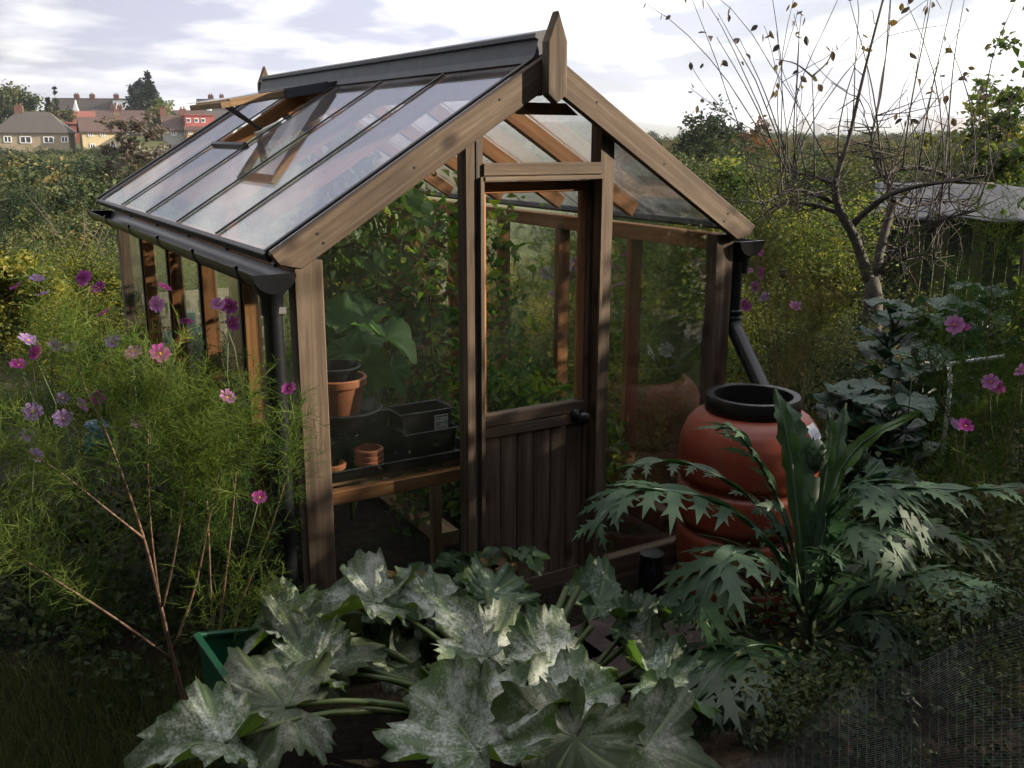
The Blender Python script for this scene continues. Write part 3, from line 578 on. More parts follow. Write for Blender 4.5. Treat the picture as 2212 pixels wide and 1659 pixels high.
# side walls
for x0, xg in ((.004, .030), (1.966, 2.006)):
    for i in range(1, 5): bar('wall_post', WI if x0 > 1 else WI, (x0, YB[i]-.02, .112), (x0+.07, YB[i]+.02, 1.453), gh)
    for i in range(1, 5):
        xs = x0-.010 if x0 < 1 else x0+.071
        bar('glazing_bead', M['seal'] if x0 < 1 else W_, (xs, YB[i]-.012, .112), (xs+.009, YB[i]+.012, 1.453), gh, .001)
    for i in range(5):
        y0 = YB[i]+(.075 if i == 0 else .022); y1 = YB[i+1]-(.075 if i == 4 else .022)
        b = MB(); b.box((xg, y0, .112), (xg+.004, y1, 1.453), .0005); b.build('wall_pane', M['glass'], gh)
def pane(poly, y): gable(poly, y, .004, M['glass'], 'gable_pane')
for y in (.030, 3.298):
    pane([(.107, .112), (.673, .112), (.673, zroof(.673)-.05), (.107, zroof(.107)-.05)], y)
    pane([(1.357, .112), (1.933, .112), (1.933, zroof(1.933)-.05), (1.357, zroof(1.357)-.05)], y)
pane([(.747, 1.852), (1.288, 1.852), (1.288, zroof(1.288)-.05), (1.15, 2.12), (.89, 2.12), (.747, zroof(.747)-.05)], .030)
pane([(.747, .112), (1.288, .112), (1.288, zroof(1.288)-.05), (1.15, 2.12), (.89, 2.12), (.747, zroof(.747)-.05)], 3.298)
# dark strip of glazing tape down the left jamb and inner stop
bar('jamb_strip', M['seal'], (.715, -.003, .12), (.726, .002, 1.93), gh, .001)
# door
DY = .042
door = bar('door', W_, (.770, DY, .76), (1.262, DY+.042, .808), gh)
bar('mid_rail', W_, (.770, DY-.002, .810), (1.262, DY+.042, .86), door)
bar('stile', WI, (.749, DY, .02), (.769, DY+.044, 1.780), door); bar('stile', W_, (1.263, DY, .02), (1.286, DY+.044, 1.780), door)
bar('stile_bead', WI, (1.236, DY+.012, .862), (1.262, DY+.04, 1.735), door, .002); bar('stile_bead', WI, (.770, DY+.006, .862), (.786, DY+.04, 1.735), door, .002)
bar('top_rail', WI, (.770, DY+.001, 1.736), (1.262, DY+.043, 1.779), door)
b = MB(); b.box((.786, DY+.02, .862), (1.236, DY+.024, 1.735), .0005); b.build('door_pane', M['glass'], door)
xs = np.linspace(.770, 1.262, 7)
for i in range(6): bar('board', W_, (xs[i]+.0012, DY+.008+.0015*(i % 2), .10), (xs[i+1]-.0012, DY+.032, .7585), door, .004)
bar('bottom_rail', W_, (.770, DY+.002, .02), (1.262, DY+.04, .098), door)
b = MB(); b.lathe([(.0001, -.004), (.030, -.004), (.030, .004), (.022, .008), (.013, .012), (.012, .028), (.020, .034), (.028, .046), (.027, .060), (.016, .070), (.0001, .072)], (1.222, DY-.006, .800), 24, (0, -1, 0)); b.build('knob', M['black'], door, True)
# gutters and downpipes
def gutter(xc, sgn):
    pts = []
    for k in range(15): a = math.pi+math.pi*k/14; pts.append((.07*math.cos(a), .062*math.sin(a)))
    for k in range(15): a = 2*math.pi-math.pi*k/14; pts.append((.066*math.cos(a), .058*math.sin(a)))
    b = MB(); V = []; n = len(pts); b.prism([(xc+x, 1.495+z) for x, z in pts], (0, -.03, 0), (1, 0, 0), (0, 0, 1), (0, 1, 0), 3.40)
    g = b.build('gutter', M['gutter'], gh, 'auto')
    for y in (-.036, 3.366):
        b = MB(); b.prism([(xc+1.06*.07*math.cos(math.pi+math.pi*k/16), 1.497+1.08*.062*math.sin(math.pi+math.pi*k/16)) for k in range(17)], (0, y, 0), (1, 0, 0), (0, 0, 1), (0, 1, 0), .012); b.build('end_cap', M['gutter'], g)
    for y in (.17, .78, 1.42, 2.08, 2.75):
        ring = [(1.05*.07*math.cos(math.pi+math.pi*k/14), 1.06*.062*math.sin(math.pi+math.pi*k/14)) for k in range(15)]+[(1.01*.07*math.cos(2*math.pi-math.pi*k/14), 1.01*.062*math.sin(2*math.pi-math.pi*k/14)) for k in range(15)]
        b = MB(); b.prism([(xc+x, 1.495+z) for x, z in ring], (0, y, 0), (1, 0, 0), (0, 0, 1), (0, 1, 0), .028)
        for sx in (-1, 1): b.box((xc+sx*.070-.006, y, 1.492), (xc+sx*.070+.006, y+.024, 1.507), .002)
        b.build('bracket', M['black'], g)
    return g
gl_ = gutter(-.078, -1); gr_ = gutter(2.118, 1)
b = MB(); b.lathe([(.062, 0), (.060, -.025), (.040, -.055), (.037, -.12)], (-.072, .035, 1.468), 20); b.build('outlet', M['gutter'], gl_, True)
b = MB(); b.tube([(-.070, .035, 1.40), (-.068, .035, .7), (-.066, .035, .02)], .034, 20); dp = b.build('downpipe', M['gutter'], gh, 'auto')
b = MB(); b.box((-.062, -.0005, 1.355), (-.034, .0065, 1.378), .001); b.build('sticker', plain('grey_sticker', (.16, .16, .17), .5), dp)
b = MB(); b.lathe([(.062, 0), (.060, -.025), (.040, -.055), (.037, -.12)], (2.112, .03, 1.468), 20); b.build('outlet', M['gutter'], gr_, True)
b = MB(); b.tube([(2.085, .03, 1.40), (2.085, .03, 1.13)], .033, 20); dpr = b.build('downpipe', M['gutter'], gh, 'auto')
b = MB(); b.lathe([(.036, 0), (.040, .003), (.040, .018), (.036, .021), (.036, .03), (.040, .033), (.040, .048), (.036, .051)], (2.085, .03, 1.13), 20); b.build('collar', M['gutter'], dpr, True)
PE = np.array((2.035, -.235, .865))
b = MB(); b.tube([(2.085, .03, 1.14), (2.084, .022, 1.115), (2.080, .0, 1.085), tuple(PE)], [.036, .037, .037, .035], 20, False); b.build('spout_pipe', M['gutter'], dpr, 'auto')

# ------------------------------------------------------------------ water butt
BC = np.array((1.865, -.345, -.08))
wb = thing('water_butt', 'ribbed terracotta plastic water butt with wide black rim under the downpipe', 'water butt', BC)
pr = [(.0001, .0), (.235, .0), (.262, .02), (.275, .08), (.283, .16), (.268, .175), (.268, .195), (.288, .21), (.296, .30), (.296, .38), (.280, .395), (.280, .412), (.300, .428), (.303, .50), (.301, .58), (.286, .595), (.286, .612), (.303, .628), (.304, .70), (.300, .765), (.292, .80), (.272, .845), (.245, .878), (.215, .898), (.185, .906), (.185, .94)]
P2 = []
for i in range(len(pr)-1):
    for k in range(3): t = k/3; P2.append((pr[i][0]*(1-t)+pr[i+1][0]*t, pr[i][1]*(1-t)+pr[i+1][1]*t))
P2.append(pr[-1])
b = MB(); b.lathe(P2, BC, 56); b.build('barrel', M['butt'], wb, True)
b = MB(); b.lathe([(.176, .90), (.196, .90), (.200, .906), (.200, .962), (.195, .972), (.178, .974), (.166, .970), (.162, .955), (.160, .80), (.0001, .80)], BC, 56); b.build('rim', M['black'], wb, 'auto')
def curved_label(name, a0, a1, prof, par, m):
    V = []; F = []; n = 8; mm = len(prof)
    for k in range(n+1):
        a = a0+(a1-a0)*k/n
        for r, z in prof: V.append(BC+(r*math.cos(a), r*math.sin(a), z))
    F = [(k*mm+i, (k+1)*mm+i, (k+1)*mm+i+1, k*mm+i+1) for k in range(n) for i in range(mm-1)]
    return part(name, V, F, m, par)
curved_label('label', R(-76), R(-54), [(.2955, .80), (.2755, .845), (.2485, .878)], wb, M['white'])
for k in range(4): curved_label('label_print', R(-73+4*k), R(-71.6+4*k), [(.2885, .822), (.2770, .8465), (.2625, .864)], wb, plain('faint_print', (.45, .48, .55), .6))
# ------------------------------------------------------------------ big-leaved plants
def big_leaf(rng, size, lobes=((0, 1.0), (1.05, .86), (-1.05, .86), (2.0, .62), (-2.0, .62)), wid=.40, body=.52, serr=.07, nser=26, cup=.1, ruffle=.06, droop=.25, fold=.15, nr=8, na=72, notch=.30):
    th = np.linspace(-math.pi, math.pi, na)
    r = np.full(na, body)
    for c, h in lobes:
        dl = np.abs(np.angle(np.exp(1j*(th-c)))); r = np.maximum(r, body+(h-body)*np.clip(1-dl/(wid*1.5), 0, 1)**.8)
    r *= 1+serr*(2*np.abs(((th*nser/(2*math.pi)) % 1)-.5)-.5)+rng.normal(size=na)*.018
    r *= np.clip(notch*.35+(math.pi-np.abs(th))/.5, 0, 1)**.7
    ph = rng.random(4)*6.3; V = []; T = []; G = []
    for j in range(nr+1):
        q = j/nr
        x = np.cos(th)*r*q; y = np.sin(th)*r*q
        ve = np.zeros(na)
        for c, h in lobes: dl = np.abs(np.angle(np.exp(1j*(th-c)))); ve = np.maximum(ve, np.exp(-(dl/.13)**2))
        z = cup*q**2*.6+ruffle*q**2*(np.sin(th*3+ph[0])+.6*np.sin(th*5+ph[1])+.35*np.sin(th*9+ph[2]))+ruffle*.45*q**5*np.sin(th*15+ph[3]*(1+q))+.05*(1-ve)*q*(1-.5*q)+fold*np.abs(y)-droop*np.clip(x, 0, 2)**2-.12*droop*np.clip(-x, 0, 1)
        dmin = np.min([np.abs(np.angle(np.exp(1j*(th-c)))) for c, h in lobes], axis=0); sv = np.abs(np.sin((q*2.2-dmin*q*1.3)*math.pi*2.2))**6*np.clip(q*2, 0, 1)*(1-.4*q)
        z -= .012*sv*q; ve = np.maximum(ve, .82*sv)
        V.append(np.stack([x, y, z], 1)*size); T.append(np.full(na, q)); G.append(np.stack([x, y, ve*(1-.3*q)], 1))
    V = np.concatenate(V); i, k = np.meshgrid(np.arange(nr), np.arange(na-1), indexing='ij'); i = i.ravel(); k = k.ravel()
    F = np.stack([i*na+k, (i+1)*na+k, (i+1)*na+k+1, i*na+k+1], 1)
    F = F[F[:, 0] >= 0]
    return V, F, np.concatenate(T), np.concatenate(G)
def leaf_shader(name, top, top2, under, mild=None, mamt=.5, rough=.5, vein=(.2, .26, .12), trans=.22):
    m, t = mat(name); g = N(t, 'ShaderNodeNewGeometry'); a = N(t, 'ShaderNodeAttribute', attribute_name='gc'); e = N(t, 'ShaderNodeAttribute', attribute_name='tint')
    n = N(t, 'ShaderNodeTexNoise', i_Scale=4.5, i_Detail=5.0, i_Roughness=.65); t.links.new(g.outputs['Position'], n.inputs['Vector']); n.inputs['Scale'].default_value = 14
    c = N(t, 'ShaderNodeMix', data_type='RGBA'); t.links.new(n.outputs['Fac'], c.inputs['Factor']); c.inputs['A'].default_value = (*top, 1); c.inputs['B'].default_value = (*top2, 1); col = c.outputs['Result']
    sp = N(t, 'ShaderNodeSeparateXYZ'); t.links.new(a.outputs['Vector'], sp.inputs[0])
    vm_ = N(t, 'ShaderNodeMapRange', i_1=.60, i_2=1.0, i_3=0.0, i_4=.7); t.links.new(sp.outputs[2], vm_.inputs[0])
    cv = N(t, 'ShaderNodeMix', data_type='RGBA'); t.links.new(vm_.outputs[0], cv.inputs['Factor']); t.links.new(col, cv.inputs['A']); cv.inputs['B'].default_value = (*vein, 1); col = cv.outputs['Result']
    if mild:
        n2 = N(t, 'ShaderNodeTexNoise', i_Scale=11.0, i_Detail=4.0, i_Roughness=.6); t.links.new(g.outputs['Position'], n2.inputs['Vector'])
        n3 = N(t, 'ShaderNodeTexNoise', i_Scale=130.0, i_Detail=4.0, i_Roughness=.7); t.links.new(g.outputs['Position'], n3.inputs['Vector'])
        sm = N(t, 'ShaderNodeMath', operation='MULTIPLY_ADD', i_1=.75); t.links.new(n3.outputs['Fac'], sm.inputs[0]); t.links.new(n2.outputs['Fac'], sm.inputs[2])
        sv_ = N(t, 'ShaderNodeMath', operation='MULTIPLY_ADD', i_1=-.16); t.links.new(sp.outputs[2], sv_.inputs[0]); t.links.new(sm.outputs[0], sv_.inputs[2])
        th = N(t, 'ShaderNodeMapRange', i_1=.98-.55*mamt, i_2=1.24-.55*mamt, i_3=.06, i_4=.92); t.links.new(sv_.outputs[0], th.inputs[0])
        ed = N(t, 'ShaderNodeMapRange', i_1=.86, i_2=1.0, i_3=1.0, i_4=.25); t.links.new(e.outputs['Fac'], ed.inputs[0])
        ml = N(t, 'ShaderNodeMath', operation='MULTIPLY'); t.links.new(th.outputs[0], ml.inputs[0]); t.links.new(ed.outputs[0], ml.inputs[1])
        cm = N(t, 'ShaderNodeMix', data_type='RGBA'); t.links.new(ml.outputs[0], cm.inputs['Factor']); t.links.new(col, cm.inputs['A']); cm.inputs['B'].default_value = (*mild, 1); col = cm.outputs['Result']
    bk = N(t, 'ShaderNodeMix', data_type='RGBA'); t.links.new(g.outputs['Backfacing'], bk.inputs['Factor']); t.links.new(col, bk.inputs['A']); bk.inputs['B'].default_value = (*under, 1); col = bk.outputs['Result']
    b = N(t, 'ShaderNodeBsdfPrincipled', i_Roughness=rough); b.inputs['Specular IOR Level'].default_value = .35; t.links.new(col, b.inputs['Base Color'])
    bp = N(t, 'ShaderNodeBump', i_Strength=.5, i_Distance=.006); t.links.new(n.outputs['Fac'], bp.inputs['Height']); t.links.new(bp.outputs[0], b.inputs['Normal'])
    tr = N(t, 'ShaderNodeBsdfTranslucent'); tr.inputs[0].default_value = (under[0]*2.0, under[1]*2.2, under[2]*1.4, 1)
    m1 = N(t, 'ShaderNodeMixShader', i_0=trans); t.links.new(b.outputs[0], m1.inputs[1]); t.links.new(tr.outputs[0], m1.inputs[2]); out(t, m1.outputs[0]); return m
G_['courgette'] = leaf_shader('mildewed_courgette_leaf', (.028, .060, .018), (.055, .10, .030), (.070, .11, .020), (.50, .53, .48), .44)
G_['courgette2'] = leaf_shader('speckled_courgette_leaf', (.022, .055, .018), (.040, .085, .026), (.055, .10, .022), (.42, .48, .45), .22)
G_['courgette3'] = leaf_shader('dull_courgette_leaf', (.026, .046, .018), (.05, .072, .028), (.05, .08, .018), (.26, .28, .23), .30)
G_['brassica'] = leaf_shader('blue_green_cabbage_leaf', (.010, .032, .020), (.022, .056, .034), (.022, .05, .03), None, .25, .5, (.07, .12, .085), .15)
G_['squash'] = leaf_shader('deep_green_squash_leaf', (.022, .062, .020), (.045, .10, .028), (.07, .14, .028), None, .5, .7, (.09, .17, .05), .45)
G_['strawberry'] = leaf_shader('strawberry_leaf', (.016, .038, .012), (.030, .066, .018), (.040, .065, .022), None, .5, .45, (.05, .09, .03), .25)
G_['strawberry_old'] = leaf_shader('reddened_strawberry_leaf', (.10, .055, .014), (.16, .10, .02), (.12, .07, .02), None, .5, .5, (.18, .12, .04), .25)
G_['petiole'] = plain('pale_green_leafstalk', (.055, .085, .022), .5, var=.25, scale=18)
def frame_leaf(name, par, L, P, tip, nor, m, smooth=True):
    V, F, T, Gc = L; z = nrm(nor); x = nrm(np.asarray(tip)-z*(np.asarray(tip)@z)); y = np.cross(z, x)
    W = V@np.stack([x, y, z])+np.asarray(P)
    return part(name, W, F, m, par, T, Gc, smooth), x, y, z
def view_dir(P): return nrm(np.asarray(P)-CAM)
def place_leaf(par, rng, px, py, d, size, ang, m, upw=.8, cam_w=.35, side=0.0, origin=None, stalk=.012, name='leaf', pet=True, back=.0, **k):
    P = AT(px, py, d); v = view_dir(P); t = _rt*math.cos(R(ang))+_up*math.sin(R(ang)); 
    n = np.array((0, 0, 1.0))*upw-v*cam_w+_rt*side+rng.normal(size=3)*.10
    t = t+v*back
    L = big_leaf(rng, size, **k); z = nrm(n); x = nrm(t-z*(t@z))
    C = P-x*size*.22
    o, x, y, z = frame_leaf(name, par, L, C, x, z, m)
    if pet and origin is not None:
        a = np.asarray(origin); e = C; mid = a*.45+e*.55+np.array((0, 0, .10+.1*rng.random()))*np.linalg.norm(e-a)
        pts = [(1-s)**2*a+2*s*(1-s)*mid+s*s*e for s in np.linspace(0, 1, 9)]
        b = MB(); b.tube(pts, np.linspace(stalk*1.25, stalk*.55, 9), 8); b.build('leafstalk', G_['petiole'], par, True)
    return o
rg = np.random.default_rng(21)
CO = np.array((.33, -.95, .0))
cg = thing('courgette_plant', 'large courgette plant with mildew whitened leaves in the foreground', 'courgette plant', CO)
O1 = CO+(0, 0, .10); C1, C2, C3 = G_['courgette'], G_['courgette2'], G_['courgette3']
spec = [ # px, py, d, size, angle, material, up, cam, side
 (588, 1340, 3.05, .22, 170, C1, .75, .35, -.1), (770, 1298, 3.15, .28, 165, C1, .95, .10, .15), (945, 1290, 3.25, .22, 70, C1, .55, .45, .35), (1075, 1275, 3.3, .18, 60, C2, .6, .4, .1),
 (690, 1385, 2.95, .27, 70, C3, .5, .6, .0), (630, 1450, 2.85, .25, 185, C1, .85, .25, .2), (560, 1530, 2.62, .31, 200, C3, .6, .5, .2), (440, 1600, 2.5, .24, 195, C1, .7, .4, .1),
 (1035, 1385, 2.9, .24, 118, C1, .45, .5, .55), (1000, 1575, 2.35, .29, 108, C1, .45, .7, .3), (1225, 1425, 2.8, .25, 35, C1, .85, .25, .2), (1290, 1530, 2.55, .24, -45, C1, .75, .35, .45),
 (1320, 1300, 3.35, .22, 28, C2, .75, .3, .0), (1480, 1330, 3.3, .14, 10, C2, .95, -.08, .2), (1390, 1360, 3.2, .19, 5, C2, .85, .2, .1), (1430, 1425, 3.0, .18, 25, C3, .6, .5, .1),
 (1470, 1480, 2.85, .25, 5, C2, .98, -.06, .1), (1440, 1620, 2.5, .25, -20, C3, .5, .7, .0), (1220, 1630, 2.35, .25, 250, C3, .5, .7, .1), (1150, 1345, 3.2, .16, 95, C2, .6, .4, -.1), (870, 1440, 3.05, .19, 15, C3, .9, .15, .1), (1120, 1440, 3.05, .17, 200, C2, .8, .2, -.1)]
for (px, py, d, s, an, m_, u, c, sd_) in spec:
    place_leaf(cg, rg, px, py, d, s*1.0, an, m_, u+.08, c*.75, sd_, origin=O1+rg.normal(size=3)*(.05, .05, .015), ruffle=rg.uniform(.09, .17), cup=rg.uniform(.05, .25), droop=rg.uniform(.35, .95), fold=rg.uniform(-.08, .38), serr=.17, nser=40, body=.47, wid=.40, nr=12, na=110)
for k in range(9):
    a = rg.random()*6.3; e = O1+np.array((math.cos(a)*.32, math.sin(a)*.25, .22+.2*rg.random())); b = MB()
    b.tube([O1+rg.normal(size=3)*.03, (O1+e)/2+(0, 0, .07), e], [.019, .016, .010], 8); b.build('leafstalk', G_['petiole'], cg, True)
fl = MB(); P = AT(1222, 1590, 2.62); fl.lathe([(.004, 0), (.012, .03), (.02, .05), (.012, .07), (.003, .085)], P, 8, (.2, -.2, 1)); fl.build('flower', plain('courgette_flower', (.55, .22, .02), .6), cg, True)

# ------------------------------------------------------------------ cardoon
def pinnate(rng, pts, wmax, nl=11, start=.18, teeth=True, droop=.34, simple=False, thick=.007, nor=None):
    "long leaf along a curve: midrib, pointed lobes in pairs; returns V,F,T and the rib curve"
    pts = np.array(pts, float); u = np.linspace(0, 1, len(pts)); s = np.linspace(0, 1, 33)
    C = np.stack([np.interp(s, u, pts[:, i]) for i in range(3)], 1)
    for _ in range(6): C[1:-1] = (C[:-2]+C[1:-1]*2+C[2:])/4
    tn = np.gradient(C, axis=0); tn /= np.linalg.norm(tn, axis=1)[:, None]; L = np.linalg.norm(np.diff(C, axis=0), axis=1).sum()
    up = np.array((0, 0, 1.0)) if nor is None else nrm(nor); sd_ = np.cross(tn, up); sd_ /= np.linalg.norm(sd_, axis=1)[:, None]+1e-6; nn = np.cross(sd_, tn)
    V = []; F = []
    def q(a, b, c, fl=1): n = len(V); V.extend([a, b, c]); F.append((n, n+1, n+2) if fl > 0 else (n, n+2, n+1))
    # central web
    for i in range(32):
        for sg in (-1, 1):
            def ed(j):
                x = s[j]
                if simple: w = wmax*math.sin(math.pi*min(1, max(.0, x*.92+.06)))**.75*(1+.16*math.sin(x*38+sg)+.1*math.sin(x*71))
                else: w = wmax*.20*math.sin(math.pi*min(1, x*.9+.1))**.6+.004
                return C[j]+sd_[j]*sg*w+nn[j]*(.22*w+.010*math.sin(x*23+sg*2))
            q(C[i], ed(i), ed(i+1), sg); q(C[i], ed(i+1), C[i+1], sg)
    if not simple:
        for k in range(nl):
            x = start+(1-start)*(k+.2)/nl; j = min(31, int(x*32))
            for sg in (-1, 1):
                ln = 1.55*wmax*(math.sin(math.pi*(x*.80+.12))**.7)*rng.uniform(.82, 1.15); an = R(rng.uniform(30, 52)); dr = droop*rng.uniform(.5, 1.4)
                d0 = sd_[j]*sg*math.cos(an)+tn[j]*math.sin(an); side = np.cross(d0, nn[j])*sg
                def pt(a, w): return C[j]+d0*ln*a+side*w*ln+nn[j]*(.12*a-dr*a*a)*ln+np.array((0, 0, -dr*.35*a*a*ln))
                st = [(0.0, .07), (.18, .105), (.38, .115), (.58, .085), (.78, .05), (1.0, 0.0)]
                for (a0, w0), (a1, w1) in zip(st[:-1], st[1:]):
                    for sq_ in (-1, 1): q(pt(a0, 0), pt(a0, sq_*w0), pt(a1, sq_*w1), sq_*sg); q(pt(a0, 0), pt(a1, sq_*w1), pt(a1, 0), sq_*sg)
                if teeth:
                    for sq_ in (-1, 1):
                        for (ta, tl) in ((.20, .17), (.42, .13), (.62, .08)): q(pt(ta-.05, sq_*.10*(1-.5*ta)), pt(ta+.17, sq_*(.10+tl)), pt(ta+.10, sq_*.10*(1-.6*ta)), sq_*sg)
    V = np.array(V); F = np.array(F); _, ix, inv = np.unique(np.round(V, 5), axis=0, return_index=True, return_inverse=True); V = V[ix]; F = inv.ravel()[F]
    return V, F, C, L
G_['cardoon'] = leafmat('silvery_cardoon_leaf', [(.026, .056, .030), (.048, .088, .048), (.085, .135, .080)], .2, .55, glossy=.012)
G_['cardoon_dark'] = leafmat('green_cardoon_leaf', [(.018, .048, .016), (.034, .075, .022), (.055, .10, .03)], .28, .5, glossy=.02)
CB = np.array((1.63, -.98, 0.0))
cd = thing('cardoon', 'silvery green cardoon with jagged arching leaves beside the water butt', 'cardoon', CB)
def cleaf(pp, w, m='cardoon', **k):
    pts = [AT(*p) for p in pp]; V, F, C, L = pinnate(rg, pts, w, **k)
    T = np.clip(.5+.25*rg.normal()+.12*rg.normal(size=len(V)), 0, 1); o = part('leaf', V, F, G_[m], cd, T, smooth=True)
    b = MB(); b.tube(C[::4], np.linspace(.008, .0025, len(C[::4])), 6); b.build('midrib', G_['rib'], o, True)
G_['rib'] = plain('cardoon_rib', (.075, .11, .070), .5)
base = (1742, 1400, 3.42)
cleaf([(1735, 1330, 3.4), (1690, 1200, 3.35), (1600, 1105, 3.25), (1490, 1062, 3.15), (1390, 1052, 3.05), (1310, 1085, 3.0), (1268, 1172, 2.95)], .13, nl=9)
cleaf([(1735, 1320, 3.45), (1690, 1140, 3.45), (1600, 1055, 3.45), (1500, 1000, 3.4), (1400, 995, 3.3), (1335, 1015, 3.25)], .085, 'cardoon_dark', nl=8)
cleaf([(1735, 1300, 3.4), (1705, 1150, 3.38), (1665, 1040, 3.35), (1620, 970, 3.3), (1580, 915, 3.25), (1545, 930, 3.2)], .11, nl=8)
cleaf([(1735, 1250, 3.35), (1712, 1010, 3.35), (1694, 910, 3.35), (1674, 836, 3.4)], .031, 'cardoon_dark', simple=True, nor=(-.6, -.7, .3))
cleaf([(1738, 1250, 3.42), (1728, 1000, 3.45), (1715, 930, 3.45), (1700, 870, 3.48)], .05, 'cardoon', simple=True, nor=(-.5, -.7, .3))
cleaf([(1760, 1250, 3.4), (1800, 1030, 3.4), (1870, 945, 3.38), (1990, 888, 3.3)], .025, 'cardoon_dark', simple=True, nor=(-.2, -.6, .6))
cleaf([(1755, 1250, 3.42), (1800, 1010, 3.5), (1815, 930, 3.5), (1828, 870, 3.5)], .026, 'cardoon', simple=True, nor=(-.5, -.7, .3))
cleaf([(1752, 1250, 3.42), (1780, 1040, 3.45), (1795, 940, 3.45), (1790, 885, 3.45)], .022, 'cardoon_dark', simple=True, nor=(-.5, -.7, .3))
cleaf([(1755, 1300, 3.35), (1790, 1090, 3.3), (1860, 1035, 3.2), (1930, 1075, 3.1), (1985, 1190, 3.05)], .13, nl=8)
cleaf([(1760, 1300, 3.4), (1830, 1090, 3.4), (1950, 1050, 3.4), (2080, 1060, 3.35), (2215, 1050, 3.3)], .12, nl=9)
cleaf([(1755, 1320, 3.3), (1790, 1190, 3.2), (1850, 1130, 3.1), (1910, 1150, 3.0), (1965, 1235, 2.95)], .12, nl=8)
cleaf([(1735, 1330, 3.3), (1690, 1240, 3.2), (1620, 1180, 3.1), (1555, 1205, 3.0), (1520, 1290, 2.95), (1500, 1350, 2.95)], .14, nl=8)
cleaf([(1735, 1420, 3.3), (1690, 1400, 3.15), (1620, 1390, 3.0), (1560, 1430, 2.9), (1490, 1530, 2.8)], .17, 'cardoon_dark', nl=8)
cleaf([(1735, 1430, 3.3), (1700, 1450, 3.1), (1640, 1450, 2.95), (1590, 1500, 2.85), (1570, 1580, 2.8)], .15, 'cardoon_dark', nl=7)
cleaf([(1765, 1350, 3.35), (1850, 1270, 3.3), (1960, 1240, 3.2), (2060, 1250, 3.1), (2150, 1290, 3.0)], .13, nl=8)
cleaf([(1765, 1380, 3.3), (1850, 1320, 3.2), (1920, 1340, 3.1), (1970, 1420, 3.0)], .13, nl=7)
cleaf([(1755, 1330, 3.35), (1770, 1150, 3.35), (1820, 1090, 3.3), (1900, 1000, 3.3)], .09, nl=7)
cleaf([(1760, 1390, 3.35), (1830, 1400, 3.2), (1880, 1450, 3.1), (1900, 1540, 3.0)], .13, 'cardoon_dark', nl=7)
cleaf([(1750, 1340, 3.3), (1790, 1260, 3.15), (1800, 1210, 3.0), (1770, 1180, 2.9)], .10, nl=6)
cleaf([(1765, 1330, 3.4), (1900, 1180, 3.5), (2020, 1140, 3.5), (2150, 1180, 3.5)], .12, 'cardoon_dark', nl=8)
b = MB(); b.tube([tuple(CB), AT(1748, 1350, 3.45), AT(1752, 1150, 3.45), AT(1762, 1030, 3.45)], [.026, .024, .020, .016], 12); b.build('stem', plain('cardoon_stem', (.09, .125, .07), .6, var=.2, scale=30), cd, True)
def bud(px, py, d, s):
    P = AT(px, py, d); b = MB(); b.lathe([(.001, -.02*s), (.02*s, 0), (.032*s, .025*s), (.030*s, .05*s), (.016*s, .078*s), (.002*s, .088*s)], P, 12); o = b.build('flower_bud', G_['rib'], cd, True)
    V = []; F = []
    for ring in range(4):
        for k in range(8):
            a = k*.785+ring*.4; z0 = (.002+.018*ring)*s; r0 = (.024+.010*(1 if ring in (1, 2) else .4))*s; dr = np.array((math.cos(a), math.sin(a), 0)); tn = np.array((-dr[1], dr[0], 0))
            n = len(V); V += [P+dr*r0*.8-tn*.012*s+(0, 0, z0), P+dr*r0*.8+tn*.012*s+(0, 0, z0), P+dr*(r0*1.12)+(0, 0, z0+.032*s)]; F.append((n, n+1, n+2))
    part('bracts', V, np.array(F), G_['cardoon'], o, np.full(len(V), .6))
bud(1762, 1010, 3.45, 1.2); bud(1690+175-10, 1010, 3.5, 1.0)

# ------------------------------------------------------------------ feathery foliage (cosmos, fennel-like)
def filaments(rng, base, dirs, ln, w):
    "curved ribbons of two segments; arrays"
    n = len(base); ln = ln[:, None]; k = rng.normal(size=(n, 3)); sd_ = np.cross(dirs, k); sd_ /= np.linalg.norm(sd_, axis=1)[:, None]+1e-9
    be = rng.normal(size=(n, 3))*.25; be[:, 2] -= .05
    p0 = base; p1 = base+dirs*ln*.5+be*ln*.15; p2 = base+dirs*ln+be*ln*.55
    V = np.stack([p0-sd_*w, p0+sd_*w, p1-sd_*w*.8, p1+sd_*w*.8, p2], 1).reshape(-1, 3); i = np.arange(n)*5
    F = np.concatenate([np.stack([i, i+1, i+3], 1), np.stack([i, i+3, i+2], 1), np.stack([i+2, i+3, i+4], 1)]); return V, F
def make_sprig(rng, L=.24, nodes=8, fil=7, flen=.058, w=.0010):
    B = []; D = []; Ln = []
    for i in range(nodes):
        z = L*(i+.5)/nodes; a0 = rng.random()*6.3
        for sg in (0, 1):
            a = a0+math.pi*sg; d = np.array((math.cos(a), math.sin(a), .75)); d /= np.linalg.norm(d); ll = .10*(1-.45*i/nodes)*rng.uniform(.7, 1.2)
            ax = np.array((0, 0, z))
            B.append(ax); D.append(d); Ln.append(ll)
            for k in range(fil):
                s = (k+.6)/fil; q = ax+d*ll*s; dd = d*.8+rng.normal(size=3)*.55; dd /= np.linalg.norm(dd); B.append(q); D.append(dd); Ln.append(flen*rng.uniform(.55, 1.1)*(1.1-.5*s))
    V, F = filaments(rng, np.array(B), np.array(D), np.array(Ln), w); 
    ax = np.array([[-w*1.3, 0, 0], [w*1.3, 0, 0], [0, 0, L], [0, -w*1.3, 0], [0, w*1.3, 0]]); n = len(V)
    return np.concatenate([V, ax]), np.concatenate([F, [[n, n+1, n+2], [n+3, n+4, n+2]]])
SPR = [make_sprig(rg) for _ in range(6)]
